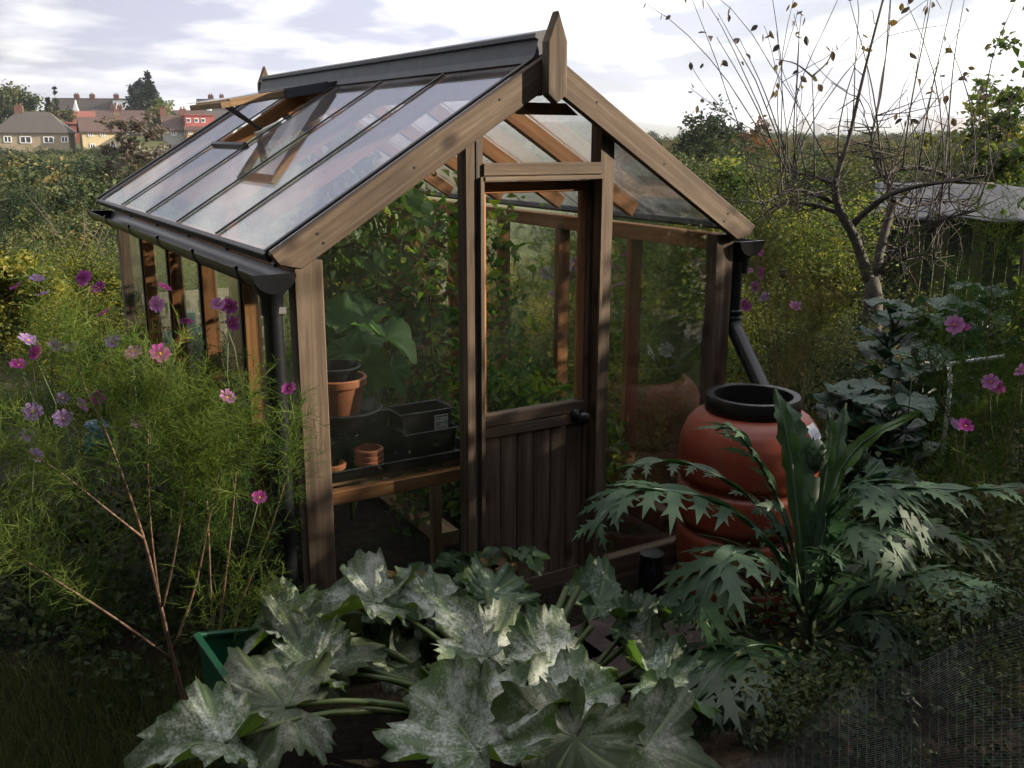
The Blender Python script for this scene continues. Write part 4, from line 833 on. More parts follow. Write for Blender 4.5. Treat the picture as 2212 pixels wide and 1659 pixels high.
def sprigs(rng, pts, dirs, s, tint):
    ps = []
    for i in range(len(pts)):
        V, F = SPR[rng.integers(6)]; z = nrm(dirs[i]); x = nrm(np.cross(z, rng.normal(size=3))); y = np.cross(z, x)
        ps.append((V@np.stack([x, y, z])*s*rng.uniform(.7, 1.3)+pts[i], F, np.full(len(V), np.clip(tint+.22*rng.normal(), 0, 1))))
    return join(ps)
G_['feather'] = leafmat('feathery_leaf', [(.020, .040, .014), (.040, .072, .021), (.078, .118, .032), (.14, .18, .05)], .38, .6, glossy=.0)
G_['feather_dry'] = leafmat('dry_feathery_leaf', [(.040, .048, .020), (.065, .066, .028), (.10, .085, .038), (.14, .105, .05)], .4, .6, glossy=.0)
M['redstem'] = plain('reddish_stem', (.15, .085, .055), .6, var=.35, scale=25)
def flower_mat(n, c0, c1):
    m, t = mat(n); a = N(t, 'ShaderNodeAttribute', attribute_name='tint'); c = N(t, 'ShaderNodeMix', data_type='RGBA'); t.links.new(a.outputs['Fac'], c.inputs['Factor']); c.inputs['A'].default_value = (*c0, 1); c.inputs['B'].default_value = (*c1, 1)
    d = N(t, 'ShaderNodeBsdfDiffuse'); tr = N(t, 'ShaderNodeBsdfTranslucent'); mm = N(t, 'ShaderNodeMixShader', i_0=.45)
    for q in (d, tr): t.links.new(c.outputs['Result'], q.inputs[0])
    t.links.new(d.outputs[0], mm.inputs[1]); t.links.new(tr.outputs[0], mm.inputs[2]); out(t, mm.outputs[0]); return m
FM = dict(magenta=flower_mat('magenta_petal', (.22, .022, .15), (.40, .085, .33)), pink=flower_mat('pink_petal', (.32, .085, .26), (.50, .24, .46)), lilac=flower_mat('lilac_petal', (.24, .12, .31), (.40, .28, .50)), white=flower_mat('white_petal', (.62, .66, .58), (.75, .78, .76)))
M['pollen'] = plain('yellow_flower_centre', (.48, .25, .02), .7, var=.3, scale=200)
def flower(par, px, py, d, size, kind, nor=None, cup=.25, rng=rg, np_=8):
    P = AT(px, py, d); v = view_dir(P); n = nrm(-v*rng.uniform(.2, 1.0)+np.array((0, 0, rng.uniform(.1, .9)))+rng.normal(size=3)*.5) if nor is None else nrm(nor)
    x = nrm(np.cross(n, (.3, .2, .9))); y = np.cross(n, x); V = []; F = []; T = []
    for k in range(np_):
        a = 2*math.pi*k/np_+rng.normal()*.06; dr = x*math.cos(a)+y*math.sin(a); tn = np.cross(n, dr); c = cup*rng.uniform(.6, 1.4); i0 = len(V)
        for (r_, w_, h_, tt) in ((.10, .05, 0, 0), (.45, .20, .5, .35), (.80, .29, .85, .8)):
            V += [P+size*(dr*r_-tn*w_+n*(c*h_*r_+.02)), P+size*(dr*r_+n*(c*h_*r_-.01)), P+size*(dr*r_+tn*w_+n*(c*h_*r_+.02))]; T += [tt]*3
        for q in (-.22, -.08, .08, .22): V.append(P+size*(dr*(1.0-.05*(abs(q) > .2)+.05*rng.normal())+tn*q+n*(c*.95))); T.append(1)
        F += [(i0, i0+1, i0+4, i0+3), (i0+1, i0+2, i0+5, i0+4), (i0+3, i0+4, i0+7, i0+6), (i0+4, i0+5, i0+8, i0+7), (i0+6, i0+7, i0+10, i0+9), (i0+7, i0+11, i0+10), (i0+7, i0+8, i0+12, i0+11)]
    o = part('flower', V, F, FM[kind], par, T)
    b = MB(); b.lathe([(.001, .10*size), (.09*size, .085*size), (.15*size, .03*size), (.14*size, -.03*size), (.05*size, -.10*size), (.02*size, -.2*size)], P, 10, n); b.build('centre', M['pollen'], o, True)
    return P
def stem(b, pp, r0, r1, n=6):
    pts = np.array([AT(*p) for p in pp]) if len(pp[0]) == 3 and not isinstance(pp, np.ndarray) else np.array(pp); u = np.linspace(0, 1, len(pts)); s = np.linspace(0, 1, max(4, 3*len(pts)))
    C = np.stack([np.interp(s, u, pts[:, i]) for i in range(3)], 1)
    for _ in range(3): C[1:-1] = (C[:-2]+C[1:-1]*2+C[2:])/4
    b.tube(C, np.linspace(r0, r1, len(C)), n); return C
def cosmos(name, label, loc, stems, nspr, box, tint, m='feather', s=1.0, smat='redstem', flowers=(), fsize=.029, up=.9):
    th = thing(name, label, 'cosmos', loc); pts = []; dr = []; allc = []
    for pp, r0, r1, dens in stems:
        b = MB(); C = stem(b, pp, r0, r1); b.build('stem', M[smat], th, True); allc.append(C)
        for i in (1, 1, 2, 3, 4): pts.append(C[-i]+rg.normal(size=3)*.006); dr.append(nrm(C[-1]-C[-2])*1.2+rg.normal(size=3)*.35)
        k = max(1, int(dens*len(C)*.45))
        for _ in range(k):
            i = min(len(C)-2, int(len(C)*(1-.62*rg.random()**1.2))); t_ = nrm(C[i+1]-C[i]); pts.append(C[i]+rg.normal(size=3)*.01); dr.append(t_*.9+rg.normal(size=3)*.55+(0, 0, .25))
    for _ in range(nspr):
        px, py, d = (rg.uniform(box[0], box[1]), rg.uniform(box[2], box[3]), rg.uniform(box[4], box[5])); pts.append(AT(px, py, d)); dr.append(np.array((0, 0, up))+rg.normal(size=3)*.5)
    v, f, t_ = sprigs(rg, pts, dr, s, tint); tag(part('foliage', v, f, G_[m], th, t_), kind='stuff')
    for (px, py, d, kd) in flowers:
        P = flower(th, px, py, d, fsize*rg.uniform(.85, 1.15), kd); C = allc[rg.integers(len(allc))]; q = P+np.array((rg.normal()*.06, rg.normal()*.06, -.30-.15*rg.random()))
        b = MB(); b.tube([q, (P+q)/2+rg.normal(size=3)*.015, P], [.0022, .0018, .0012], 5); b.build('flower_stem', M['stem'], th, True)
    return th
d = 3.15
cosmos('cosmos_plant', 'tall feathery pink cosmos with branching reddish stem at left foreground', ATZ(410, 1545, 0), [
    ([(408, 1548, 3.2), (375, 1430, 3.15), (345, 1300, 3.1), (315, 1170, 3.05), (265, 1030, 3.0), (225, 920, 3.0), (190, 860, 3.0), (165, 780, 3.0)], .0075, .002, .9),
    ([(372, 1425, 3.15), (250, 1335, 3.0), (130, 1260, 2.9), (60, 1215, 2.85), (-15, 1165, 2.8)], .0055, .002, 1.8),
    ([(313, 1165, 3.05), (230, 1100, 2.95), (120, 1010, 2.9), (20, 955, 2.85)], .0045, .0015, 1.8),
    ([(345, 1300, 3.1), (325, 1150, 3.05), (318, 1000, 3.0), (322, 860, 3.0)], .004, .0015, 1.9),
    ([(352, 1310, 3.1), (375, 1220, 3.1), (395, 1090, 3.1), (410, 960, 3.1)], .004, .0015, 1.2),
    ([(375, 1400, 3.15), (425, 1270, 3.15), (450, 1130, 3.15), (475, 1010, 3.15)], .004, .0015, 1.2),
    ([(405, 1540, 3.2), (440, 1480, 3.1), (490, 1410, 3.05), (520, 1310, 3.05)], .0045, .0015, .5)], 12, (-20, 420, 800, 1100, 2.95, 3.5), .7,
    flowers=[(337, 657, 3.3, 'pink'), (470, 658, 3.3, 'pink'), (495, 660, 3.35, 'magenta'), (345, 764, 3.1, 'magenta'), (285, 758, 3.2, 'pink'), (78, 762, 2.95, 'magenta'), (40, 788, 3.0, 'magenta'), (60, 735, 3.1, 'lilac'), (137, 905, 3.1, 'lilac'), (70, 890, 3.05, 'lilac'), (490, 858, 3.1, 'pink'), (75, 985, 3.0, 'lilac')])
cosmos('cosmos_plant', 'feathery cosmos crowding the black downpipe left of the corner post', ATZ(480, 1440, 0), [
    ([(465, 1450, 3.3), (480, 1300, 3.3), (500, 1150, 3.25), (510, 1010, 3.2), (515, 940, 3.15)], .005, .0015, 1.0),
    ([(470, 1430, 3.3), (540, 1250, 3.2), (590, 1130, 3.1), (625, 1010, 3.05)], .0045, .0015, .25),
    ([(465, 1450, 3.3), (455, 1280, 3.3), (450, 1120, 3.3), (440, 960, 3.3)], .0045, .0015, 1.2)], 22, (370, 490, 900, 1380, 3.1, 3.6), .4,
    flowers=[(625, 840, 3.3, 'magenta'), (560, 1075, 3.3, 'magenta'), (500, 700, 3.4, 'magenta')])
cosmos('cosmos_plant', 'far cosmos with many mauve flowers behind the others at left', ATZ(140, 1180, 0), [
    ([(160, 1180, 4.3), (170, 1000, 4.3), (175, 800, 4.25), (185, 640, 4.2)], .005, .0015, 1.4), ([(120, 1180, 4.3), (90, 950, 4.3), (60, 700, 4.3)], .005, .0015, 1.4), ([(220, 1180, 4.4), (240, 950, 4.4), (230, 730, 4.4)], .005, .0015, 1.4)], 130, (-30, 500, 820, 1480, 3.5, 4.6), .2,
    flowers=[(35, 620, 4.1, 'magenta'), (80, 603, 4.2, 'lilac'), (92, 637, 4.1, 'lilac'), (178, 598, 4.0, 'magenta'), (213, 622, 4.0, 'magenta'), (225, 677, 4.2, 'magenta'), (245, 740, 4.1, 'lilac'), (155, 750, 4.2, 'lilac'), (120, 745, 4.3, 'lilac'), (210, 857, 4.2, 'magenta'), (175, 875, 4.2, 'pink'), (135, 860, 4.3, 'lilac'), (355, 622, 4.4, 'magenta'), (400, 690, 4.4, 'magenta'), (60, 940, 4.2, 'lilac'), (300, 910, 4.3, 'pink')], fsize=.032)
cosmos('cosmos_plant', 'dense feathery cosmos with pink flowers at the right edge', AT(2110, 1000, 4.6)*np.array((1, 1, 0)), [
    ([(2120, 1180, 4.6), (2125, 950, 4.6), (2135, 700, 4.55), (2150, 520, 4.5)], .007, .0015, 2.2), ([(2110, 1180, 4.6), (2060, 950, 4.5), (2010, 760, 4.5)], .005, .0015, 2), ([(2140, 1180, 4.6), (2190, 900, 4.5), (2230, 640, 4.5)], .006, .0015, 2)], 80, (2030, 2240, 640, 1180, 4.2, 4.9), .32, s=1.15,
    flowers=[(2062, 702, 4.3, 'pink'), (2080, 708, 4.4, 'magenta'), (2140, 825, 4.2, 'pink'), (2155, 830, 4.3, 'magenta'), (2085, 920, 4.2, 'magenta'), (2062, 918, 4.3, 'lilac'), (2210, 800, 4.2, 'pink')], fsize=.040)
cosmos('cosmos_plant', 'wispy browning cosmos behind the water butt', AT(1690, 800, 5.2)*np.array((1, 1, 0)), [
    ([(1690, 1000, 5.2), (1680, 800, 5.2), (1660, 640, 5.1), (1640, 540, 5.1)], .005, .0015, 2), ([(1720, 1000, 5.3), (1740, 800, 5.3), (1750, 640, 5.3)], .005, .0015, 1.2), ([(1660, 1000, 5.2), (1700, 820, 5.2), (1770, 680, 5.3)], .004, .0015, 1.2)], 60, (1600, 1780, 580, 980, 4.8, 6.0), .35, 'feather_dry', 1.15,
    flowers=[(1636, 541, 4.9, 'magenta'), (1615, 585, 5.0, 'pink'), (1640, 590, 5.0, 'magenta'), (1630, 620, 5.1, 'pink'), (1718, 662, 5.1, 'pink'), (1610, 660, 5.1, 'magenta'), (1650, 640, 5.2, 'lilac')], fsize=.032)
# ------------------------------------------------------------------ far side on the right: wood belt, town, hills
tree('broadleaf_tree', 'large rounded green tree standing above the right skyline', 1530, 228, 340, 132, 52, G_['wood_dark'], 200, 80, .22, .05, shell=.6, rough=.12)
tree('pine_tree', 'small dark pine crown right of the large rounded tree', 1592, 238, 330, 46, 95, G_['dark'], 40, 60, .34, .25)
tree('broadleaf_tree', 'yellowing tree between the rounded tree and the pine', 1570, 262, 340, 50, 70, G_['autumn'], 50, 60, .30, .08)
tree('broadleaf_tree', 'reddish brown autumn tree left of the bare apple shoots', 1640, 262, 350, 90, 66, leafmat('russet_leaf', [(.06, .045, .018), (.11, .062, .024), (.16, .078, .030)], .3), 80, 60, .30, .05)
r = np.random.default_rng(8)
woodland('far_wood', 'autumn tinted wood belt below the right skyline', layers(r, 1330, 2300, [(120, 302, 60, 4), (85, 314, 84, 6), (58, 330, 110, 9)]), G_['autumn'], 9)
woodland('near_wood', 'green trees in the dip beyond the hedge at right', layers(r, 1330, 2300, [(44, 345, 120, 10), (32, 368, 140, 12)]), G_['wood_dark'], 19)
spec = [(r.uniform(1330, 2300), 292+r.normal()*3, r.uniform(140, 420), r.uniform(30, 60), r.normal()*.2) for i in range(110)]
woodland('distant_wood', 'distant dark tree line under the town', spec, G_['wood_dark'], 10)
spec = [(r.uniform(-60, 640), 300+r.normal()*6, r.uniform(120, 150), r.uniform(22, 40), r.normal()*.2) for i in range(0)]
# tower blocks of the distant town
TB = dict(a=plain('pale_tower_render', (.42, .40, .40), .8), b=plain('pinkish_tower_render', (.45, .33, .30), .8), c=plain('grey_tower_render', (.30, .31, .34), .8))
tw = [('grey tower block left of the bare apple shoots', 1668, 24, 257, 'c', 2100), ('pale tower block right of the grey one', 1742, 20, 258, 'a', 2300), ('pale tower block behind the tall middle shoots', 1836, 16, 260, 'a', 2200), ('tall pale tower block on the town skyline', 2006, 26, 248, 'a', 1900), ('narrow pinkish block beside the tall pale tower', 2030, 10, 250, 'b', 1950), ('broad pinkish tower block at right of the town', 2070, 40, 254, 'b', 1900), ('small grey block at the far right of the town', 2110, 20, 254, 'c', 2100), ('low pale slab block in the middle of the town', 1790, 40, 268, 'a', 2400)]
for lab, px, w, yt, mm, d in tw:
    P = AT(px, yt, d); zg = float(ground_z(P[0], P[1])); w_ = w*d/FPX; hgt = P[2]-zg; th = thing('tower_block', lab, 'tower block', (P[0], P[1], zg))
    b = MB(); f_ = FH*w_*.35; r_ = RH*w_*.5; q = np.array((P[0], P[1], zg-5)); rt2 = RH*.9+FH*.43; fw2 = FH*.9-RH*.43; c4 = [q-rt2*w_/2, q+rt2*w_/2, q+rt2*w_/2+fw2*w_*.6, q-rt2*w_/2+fw2*w_*.6]
    b.add(c4+[x+np.array((0, 0, hgt+5)) for x in c4], [(0, 1, 5, 4), (1, 2, 6, 5), (2, 3, 7, 6), (3, 0, 4, 7), (4, 5, 6, 7)]); b.build('wall', TB[mm], th)
    b = MB(); nf = max(3, int(hgt/3.2))
    for i in range(nf):
        z = zg+hgt*(i+.35)/nf; b.add([c4[0]*[1, 1, 0]-fw2*.15+(0, 0, z), c4[1]*[1, 1, 0]-fw2*.15+(0, 0, z), c4[1]*[1, 1, 0]-fw2*.15+(0, 0, z+hgt/nf*.42), c4[0]*[1, 1, 0]-fw2*.15+(0, 0, z+hgt/nf*.42)], [(0, 1, 2, 3)])
    tag(b.build('window_band', HM['pane'], th), kind='stuff')
    b = MB(); q2 = (c4[0]+c4[2])/2*[1, 1, 0]; b.box(q2+(-w_*.14, -w_*.14, zg+hgt-.5), q2+(w_*.14, w_*.14, zg+hgt+3), .1); b.build('lift_housing', TB['c'], th)

# ------------------------------------------------------------------ the allotment behind the greenhouse
def mass(name, label, spec, m, leaf, nl, seed, kind='stuff', cat='undergrowth', cl=.14, up=.5):
    "leafy undergrowth: clumps at surveyed points (px, py, d, radius)"
    r = np.random.default_rng(seed); P = []; T = []
    for (px, py, d, rad) in spec:
        c = AT(px, py, d); n = int(nl*(.7+.6*r.random())); P.append(c+r.normal(size=(n, 3))*rad*np.array((.55, .55, .5))); T.append(np.clip(.5+.24*r.normal()+.16*r.normal(size=n), 0, 1))
    P = np.concatenate(P); T = np.concatenate(T); v, f, t_ = leaves(P, leaf, r, T=T, up=up)
    o = mobj(name, fastmesh(name, v, f, t_), m); tag(o, label, cat, kind=kind); return o
def field(r, n, x0, x1, y0, y1, d0, d1, rad0, rad1, slope=True):
    s = []
    for _ in range(n):
        px, py = r.uniform(x0, x1), r.uniform(y0, y1); k = (py-y0)/(y1-y0); d = d1+(d0-d1)*k*r.uniform(.8, 1.15) if slope else r.uniform(d0, d1); s.append((px, py, max(d, d0), r.uniform(rad0, rad1)))
    return s
r = np.random.default_rng(31)
def bushes(name, label, n, x0, x1, y0, y1, d0, d1, s0, s1, m, seed, dt=0.0):
    "rounded low bushes and weeds standing on the ground, tops read in the photograph"
    r = np.random.default_rng(seed); ps = []
    for _ in range(n):
        k = r.random(); px = r.uniform(x0, x1); py = y0+(y1-y0)*k+r.normal()*12; d = d1+(d0-d1)*k; d *= r.uniform(.9, 1.12); top = AT(px, py, d); q = r.uniform(s0, s1); zg = float(ground_z(top[0], top[1])); tt = dt+r.normal()*.24
        ps.append(xform(fine[r.integers(4)], (top[0], top[1], top[2]-1.75*q), r.random()*6.3, q, tt, r.uniform(.9, 1.2)))
        if top[2]-1.6*q > zg+.2: ps.append(xform(fine[r.integers(4)], (top[0]+r.normal()*.1, top[1]+r.normal()*.1, max(zg-.2, top[2]-3.1*q)), r.random()*6.3, q*1.1, tt-.15, 1.0))
    v, f, t_ = join(ps); o = mobj(name, fastmesh(name, v, f, t_), m); tag(o, label, 'undergrowth', kind='stuff'); return o
bushes('weed_bank', 'sunlit yellow green weeds behind the cosmos flowers', 34, -60, 700, 540, 800, 6.6, 12, .28, .55, G_['yellow'], 33, -.25)
bushes('dark_weeds', 'darker green weeds between the yellow ones', 30, -60, 760, 520, 860, 6.4, 12, .25, .5, G_['mid'], 133, -.15)
bushes('far_weeds', 'green weeds along the far side of the greenhouse', 34, 600, 1640, 480, 860, 6.0, 11, .28, .55, G_['mid'], 34)
bushes('pale_weeds', 'pale sunlit weeds seen through the far glass', 26, 640, 1600, 470, 800, 6.4, 10, .22, .42, G_['yellow'], 35)
bushes('bramble_hedge', 'bramble hedge right of the greenhouse roof', 30, 1440, 1880, 335, 600, 10.4, 17, .45, .95, G_['wood_dark'], 36, .12)
bushes('yellow_brambles', 'yellowing brambles in the hedge right of the roof', 7, 1500, 1880, 400, 600, 10.2, 14, .25, .45, G_['yellow'], 136, -.3)
bushes('scrub_bank', 'shaded scrub under the apple tree', 22, 1600, 2300, 640, 900, 5.8, 8.5, .25, .45, G_['wood_dark'], 37)
mass('low_weeds', 'dark low weeds round the cardoon and net', field(r, 60, 1560, 2260, 1000, 1340, 3.6, 5.2, .12, .28), G_['wood_dark'], .045, 110, 38)
mass('low_weeds', 'dark low weeds under the cosmos', field(r, 50, -40, 620, 1050, 1500, 3.5, 4.6, .12, .25), G_['wood_dark'], .04, 110, 39)
tree('elder_bush', 'dark leafy bush rising at the right edge behind the shed', 2165, 165, 420, 190, 13.5, G_['mid'], 90, 60, .10, .05, zb=0, shell=.35, rough=.3, clump=.25)
tree('elder_bush', 'leafy bush right of the greenhouse eaves', 1585, 362, 500, 170, 15, G_['mid'], 80, 70, .085, .02, zb=-.3, clump=.3)
tree('hazel_bush', 'tall bush behind the greenhouse seen over the left eaves', 95, 478, 640, 190, 17, G_['autumn'], 90, 60, .09, .05, clump=.28)
tree('hazel_bush', 'yellow green bush at the left edge above the flowers', 20, 560, 800, 180, 9.5, G_['yellow'], 90, 70, .06, .02, clump=.28)
tree('hazel_bush', 'dark bush behind the far corner of the greenhouse', 190, 430, 600, 150, 21, G_['wood_dark'], 80, 60, .11, .1, clump=.28)
# bare stems on the slope
b = MB()
for i in range(18):
    px = r.uniform(60, 330); d = r.uniform(11, 17); P0 = AT(px, r.uniform(560, 640), d); hh = r.uniform(.5, 1.2); q = P0+np.array((r.normal()*.3, r.normal()*.3, hh)); b.tube([P0, (P0+q)/2+r.normal(size=3)*.08, q], [.010, .007, .003], 5)
o = b.build('dead_stems', M['bark'], None, True); tag(o, 'thin bare stems standing in the scrub at left', 'dead stems', kind='stuff')
# shed
sh = thing('shed', 'black boarded shed with a sagging blue grey sheet roof', 'shed', AT(2050, 560, 11.5)*np.array((1, 1, 0)))
A0, A1 = AT(1900, 470, 11.3), AT(2330, 455, 10.6); A0[2] = 0; A1[2] = 0; ux = nrm(A1-A0); uy = np.array((-ux[1], ux[0], 0)); LS = np.linalg.norm(A1-A0); zt = AT(1960, 466, 11.3)[2]
M['tar'] = plain('tarred_board', (.012, .011, .011), .8, var=.4, scale=12); M['tar2'] = plain('olive_panel', (.045, .036, .018), .7, var=.3, scale=9)
nb = 16
for i in range(nb):
    b = MB(); a_ = A0+ux*LS*(i+.03)/nb; c_ = A0+ux*LS*(i+.97)/nb; mid = (a_+c_)/2; b.beam(mid+(0, 0, 0), mid+(0, 0, zt-.03), LS/nb*.94, .03, uy); b.build('board', M['tar2'] if i in (3, 5, 8) else M['tar'], sh)
for q in (0, 1): b = MB(); e = A0+ux*LS*q+uy*.06; b.beam(e+(0, 0, zt/2), e+uy*1.8+(0, 0, zt/2), .04, zt, (0, 0, 1)); b.build('side_wall', M['tar'], sh)
nx, ny = 28, 12; V = []
for i in range(nx+1):
    for j in range(ny+1):
        u, v_ = i/nx, j/ny; p_ = A0+ux*(LS*(u*1.08-.04))+uy*(v_*2.1-.22); z = zt+.02+.28*v_+.018*math.sin(u*17+v_*3)*math.sin(v_*5+u*4)+.015*math.sin(u*5.5)-.035*(1-v_)*abs(math.sin(u*9)); V.append(p_+(0, 0, z))
F = np.array([(i*(ny+1)+j, (i+1)*(ny+1)+j, (i+1)*(ny+1)+j+1, i*(ny+1)+j+1) for i in range(nx) for j in range(ny)])
o = part('sheet_roof', V, F, plain('blue_grey_sheet', (.028, .030, .042), .75, var=.2, scale=4, bump=.5, bscale=12), sh, smooth=True); md = o.modifiers.new('th', 'SOLIDIFY'); md.thickness = .006
# ------------------------------------------------------------------ apple tree
at = thing('apple_tree', 'pruned apple tree with tall bare water shoots in front of the shed', 'apple tree', AT(1893, 600, 9)*np.array((1, 1, 0)))
M['bark_apple'] = plain('lichened_apple_bark', (.042, .035, .027), .85, var=.5, scale=26, bump=.8, bscale=70)
D9 = 9.0
def limb(pp, r0, r1, dd=0.0, n=8):
    b = MB(); k = len(pp); C = stem(b, [(x, y, D9+dd*i/(k-1)) for i, (x, y) in enumerate(pp)], r0*.74, r1*.8, n); b.build('limb', M['bark_apple'], at, True); return C
b = MB(); g0 = AT(1888, 640, D9); b.tube([(g0[0], g0[1], -.05), tuple(g0), tuple(AT(1882, 600, D9))], [.11, .08, .068], 10); b.build('trunk', M['bark_apple'], at, True)
LB = [limb([(1880, 610), (1862, 560), (1845, 505), (1818, 468), (1806, 430), (1803, 394), (1811, 369), (1821, 337), (1836, 297), (1858, 187), (1910, -10)], .075, .012, -.3),
 limb([(1890, 605), (1900, 540), (1922, 463), (1930, 432), (1920, 400), (1906, 375), (1940, 364), (1990, 359), (2036, 375), (2065, 394), (2146, 397)], .062, .016, .6),
 limb([(1838, 490), (1880, 447), (1921, 419), (1974, 403), (2052, 391), (2130, 380)], .045, .014, -.6), limb([(1820, 465), (1765, 441), (1708, 437), (1671, 444), (1640, 470)], .035, .008, .3),
 limb([(1812, 440), (1771, 425), (1721, 406), (1683, 419), (1650, 440)], .035, .008, -.5), limb([(1896, 590), (1921, 557), (1958, 516), (1999, 485), (2052, 469), (2110, 455)], .035, .012, -.4),
 limb([(1905, 592), (1940, 563), (1990, 548), (2030, 560)], .02, .006, -.3), limb([(1808, 400), (1760, 380), (1715, 375), (1690, 350)], .025, .010, .4), limb([(1925, 430), (1960, 450), (2000, 440), (2060, 430), (2110, 440)], .025, .008, .5), limb([(1906, 378), (1890, 350), (1880, 300), (1893, 250)], .03, .010, .3)]
r = np.random.default_rng(44); shoots = MB(); tips = []; lf = []
def shoot(P, dirv, L, r0):
    k = 7; pts = [np.array(P, float)]; d_ = nrm(dirv); bend = r.normal(size=3)*.5
    for i in range(k): d_ = nrm(d_+bend/k+r.normal(size=3)*.06+(0, 0, .05)); pts.append(pts[-1]+d_*L/k)
    shoots.tube(pts, np.linspace(r0, .0025, k+1), 5, False); return pts
for i in range(62):
    C = LB[r.integers(len(LB))]; P = C[r.integers(4, len(C))]; L = r.uniform(.5, 2.3) if r.random() < .75 else r.uniform(.3, .7)
    off = (P-AT(1890, 400, D9)); out_ = off@RH
    pts = shoot(P, np.array((0, 0, 1.0))+RH*(.20*out_+r.normal()*.26)+FH*r.normal()*.22, L, r.uniform(.005, .011)); tips.append((pts, L))
    if L > .9 and r.random() < .6:
        j = r.integers(2, 5); tips.append((shoot(pts[j], np.array((0, 0, .8))+RH*r.normal()*.7+FH*r.normal()*.5, L*.4, .004), L*.4))
for pp in ([(1700, 372), (1665, 300), (1620, 200), (1548, 80)], [(1715, 370), (1680, 280), (1650, 190), (1598, 85)], [(2146, 390), (2125, 240), (2140, 120), (2190, 10)], [(2040, 372), (2050, 250), (2060, 120), (2085, -10)], [(1905, 370), (1890, 200), (1835, 0)], [(1985, 358), (2010, 200), (2060, -10)], [(1950, 362), (1965, 230), (2005, 40), (2012, -10)], [(1760, 380), (1758, 250), (1754, 165)], [(1754, 165), (1720, 135), (1675, 128)], [(1754, 165), (1790, 135), (1800, 100)]):
    pts = np.array([AT(x, y, D9+r.normal()*.1) for x, y in pp]); C = stem(shoots, pts, .010, .003, 5); tips.append((list(C), 1.5))
def oval_leaf(r, P, s):
    a = nrm(r.normal(size=3)*.6+(0, 0, -.7)); b_ = nrm(np.cross(a, r.normal(size=3))); n_ = np.cross(a, b_); s = s*r.uniform(.7, 1.2); cu_ = r.uniform(-.35, .35)
    pr_ = [(0, 0), (.15, .17), (.4, .29), (.65, .25), (.85, .12), (1, 0)]; V = [P+s*(a*u+n_*(cu_*u*u)) for u, w in pr_]+[P+s*(a*u+b_*w+n_*(cu_*u*u+.35*w)) for u, w in pr_[1:-1]]+[P+s*(a*u-b_*w+n_*(cu_*u*u+.35*w)) for u, w in pr_[1:-1]]
    F = [(0, 1, 6), (1, 2, 7, 6), (2, 3, 8, 7), (3, 4, 9, 8), (4, 5, 9), (0, 10, 1), (1, 10, 11, 2), (2, 11, 12, 3), (3, 12, 13, 4), (4, 13, 5)]; return V, F
tag(shoots.build('shoots', M['bark_apple'], at, True), kind='stuff')
tw_ = MB()
for C in LB:
    for i in range(30):
        P = C[r.integers(3, len(C))]; q = P+r.normal(size=3)*np.array((.22, .22, .16)); q2 = q+r.normal(size=3)*np.array((.12, .12, .10)); tw_.tube([P, (P+q)/2+r.normal(size=3)*.03, q, q2], [.007, .005, .0035, .002], 4, False)
tag(tw_.build('twigs', M['bark_apple'], at, True), kind='stuff')
G_['apple'] = leafmat('dull_apple_leaf', [(.030, .026, .024), (.045, .036, .026), (.075, .060, .025), (.12, .09, .03)], .3)
for pts, L in tips:
    if L < .8: continue
    for j in range(r.integers(1, 5)):
        P = pts[-1-r.integers(0, max(1, len(pts)//3))]+r.normal(size=3)*.03; v, f = oval_leaf(r, P, .085); part('leaf', v, f, G_['apple'], at, np.full(len(v), r.random()))
mass('apple_tangle', 'leafy tangle behind the apple trunk', field(r, 40, 1640, 1900, 440, 600, 9.6, 11, .2, .4, False), G_['mid'], .05, 120, 46)
# ------------------------------------------------------------------ brassicas
def brassica(label, px, py, d, n, s, hgt):
    P0 = AT(px, py, d); th = thing('brassica_plant', label, 'cabbage', (P0[0], P0[1], 0), 'brassicas beyond the water butt')
    b = MB(); b.tube([(P0[0], P0[1], 0), (P0[0]+.02, P0[1], hgt*.5), (P0[0], P0[1]+.02, hgt)], [.022, .02, .016], 8); b.build('stalk', G_['rib'], th, True)
    for i in range(n):
        a = i*2.4+rg.random(); el = .15+1.1*(i/n); dr = np.array((math.cos(a)*math.cos(el), math.sin(a)*math.cos(el), math.sin(el))); c = np.array((P0[0], P0[1], hgt*(.45+.55*i/n)))
        nr_ = nrm(np.array((-dr[0]*.6, -dr[1]*.6, 1.0))); L = big_leaf(rg, s*rg.uniform(.75, 1.15), lobes=((0, .98), (.7, .9), (-.7, .9), (1.5, .8), (-1.5, .8)), wid=.5, body=.7, serr=.06, nser=18, ruffle=.09, cup=.15, droop=.35, fold=.1, nr=5, na=40)
        frame_leaf('leaf', th, L, c+dr*s*.75, dr, nr_, G_['brassica'])
        b = MB(); b.tube([c, c+dr*s*.8], [.009, .005], 6, False); b.build('leafstalk', G_['rib'], th, True)
for a_ in (('cabbage plant with bright back leaves below the apple trunk', 1935, 660, 6.6, 12, .20, .75), ('second cabbage plant from the apple trunk, dome shaped', 2050, 670, 6.6, 12, .19, .75), ('cabbage plant nearest the water butt', 1850, 790, 5.6, 11, .19, .45), ('dark drooping cabbage plant before the white pipe', 1930, 830, 5.2, 13, .20, .45), ('cabbage plant at the back, half hidden by feathery leaves', 2130, 620, 7.2, 12, .20, .75), ('low cabbage plant in deep shade behind the cardoon', 1880, 930, 4.8, 10, .17, .25), ('bluish cabbage plant in the middle of the patch', 2000, 760, 5.9, 12, .20, .55)): brassica(*a_)
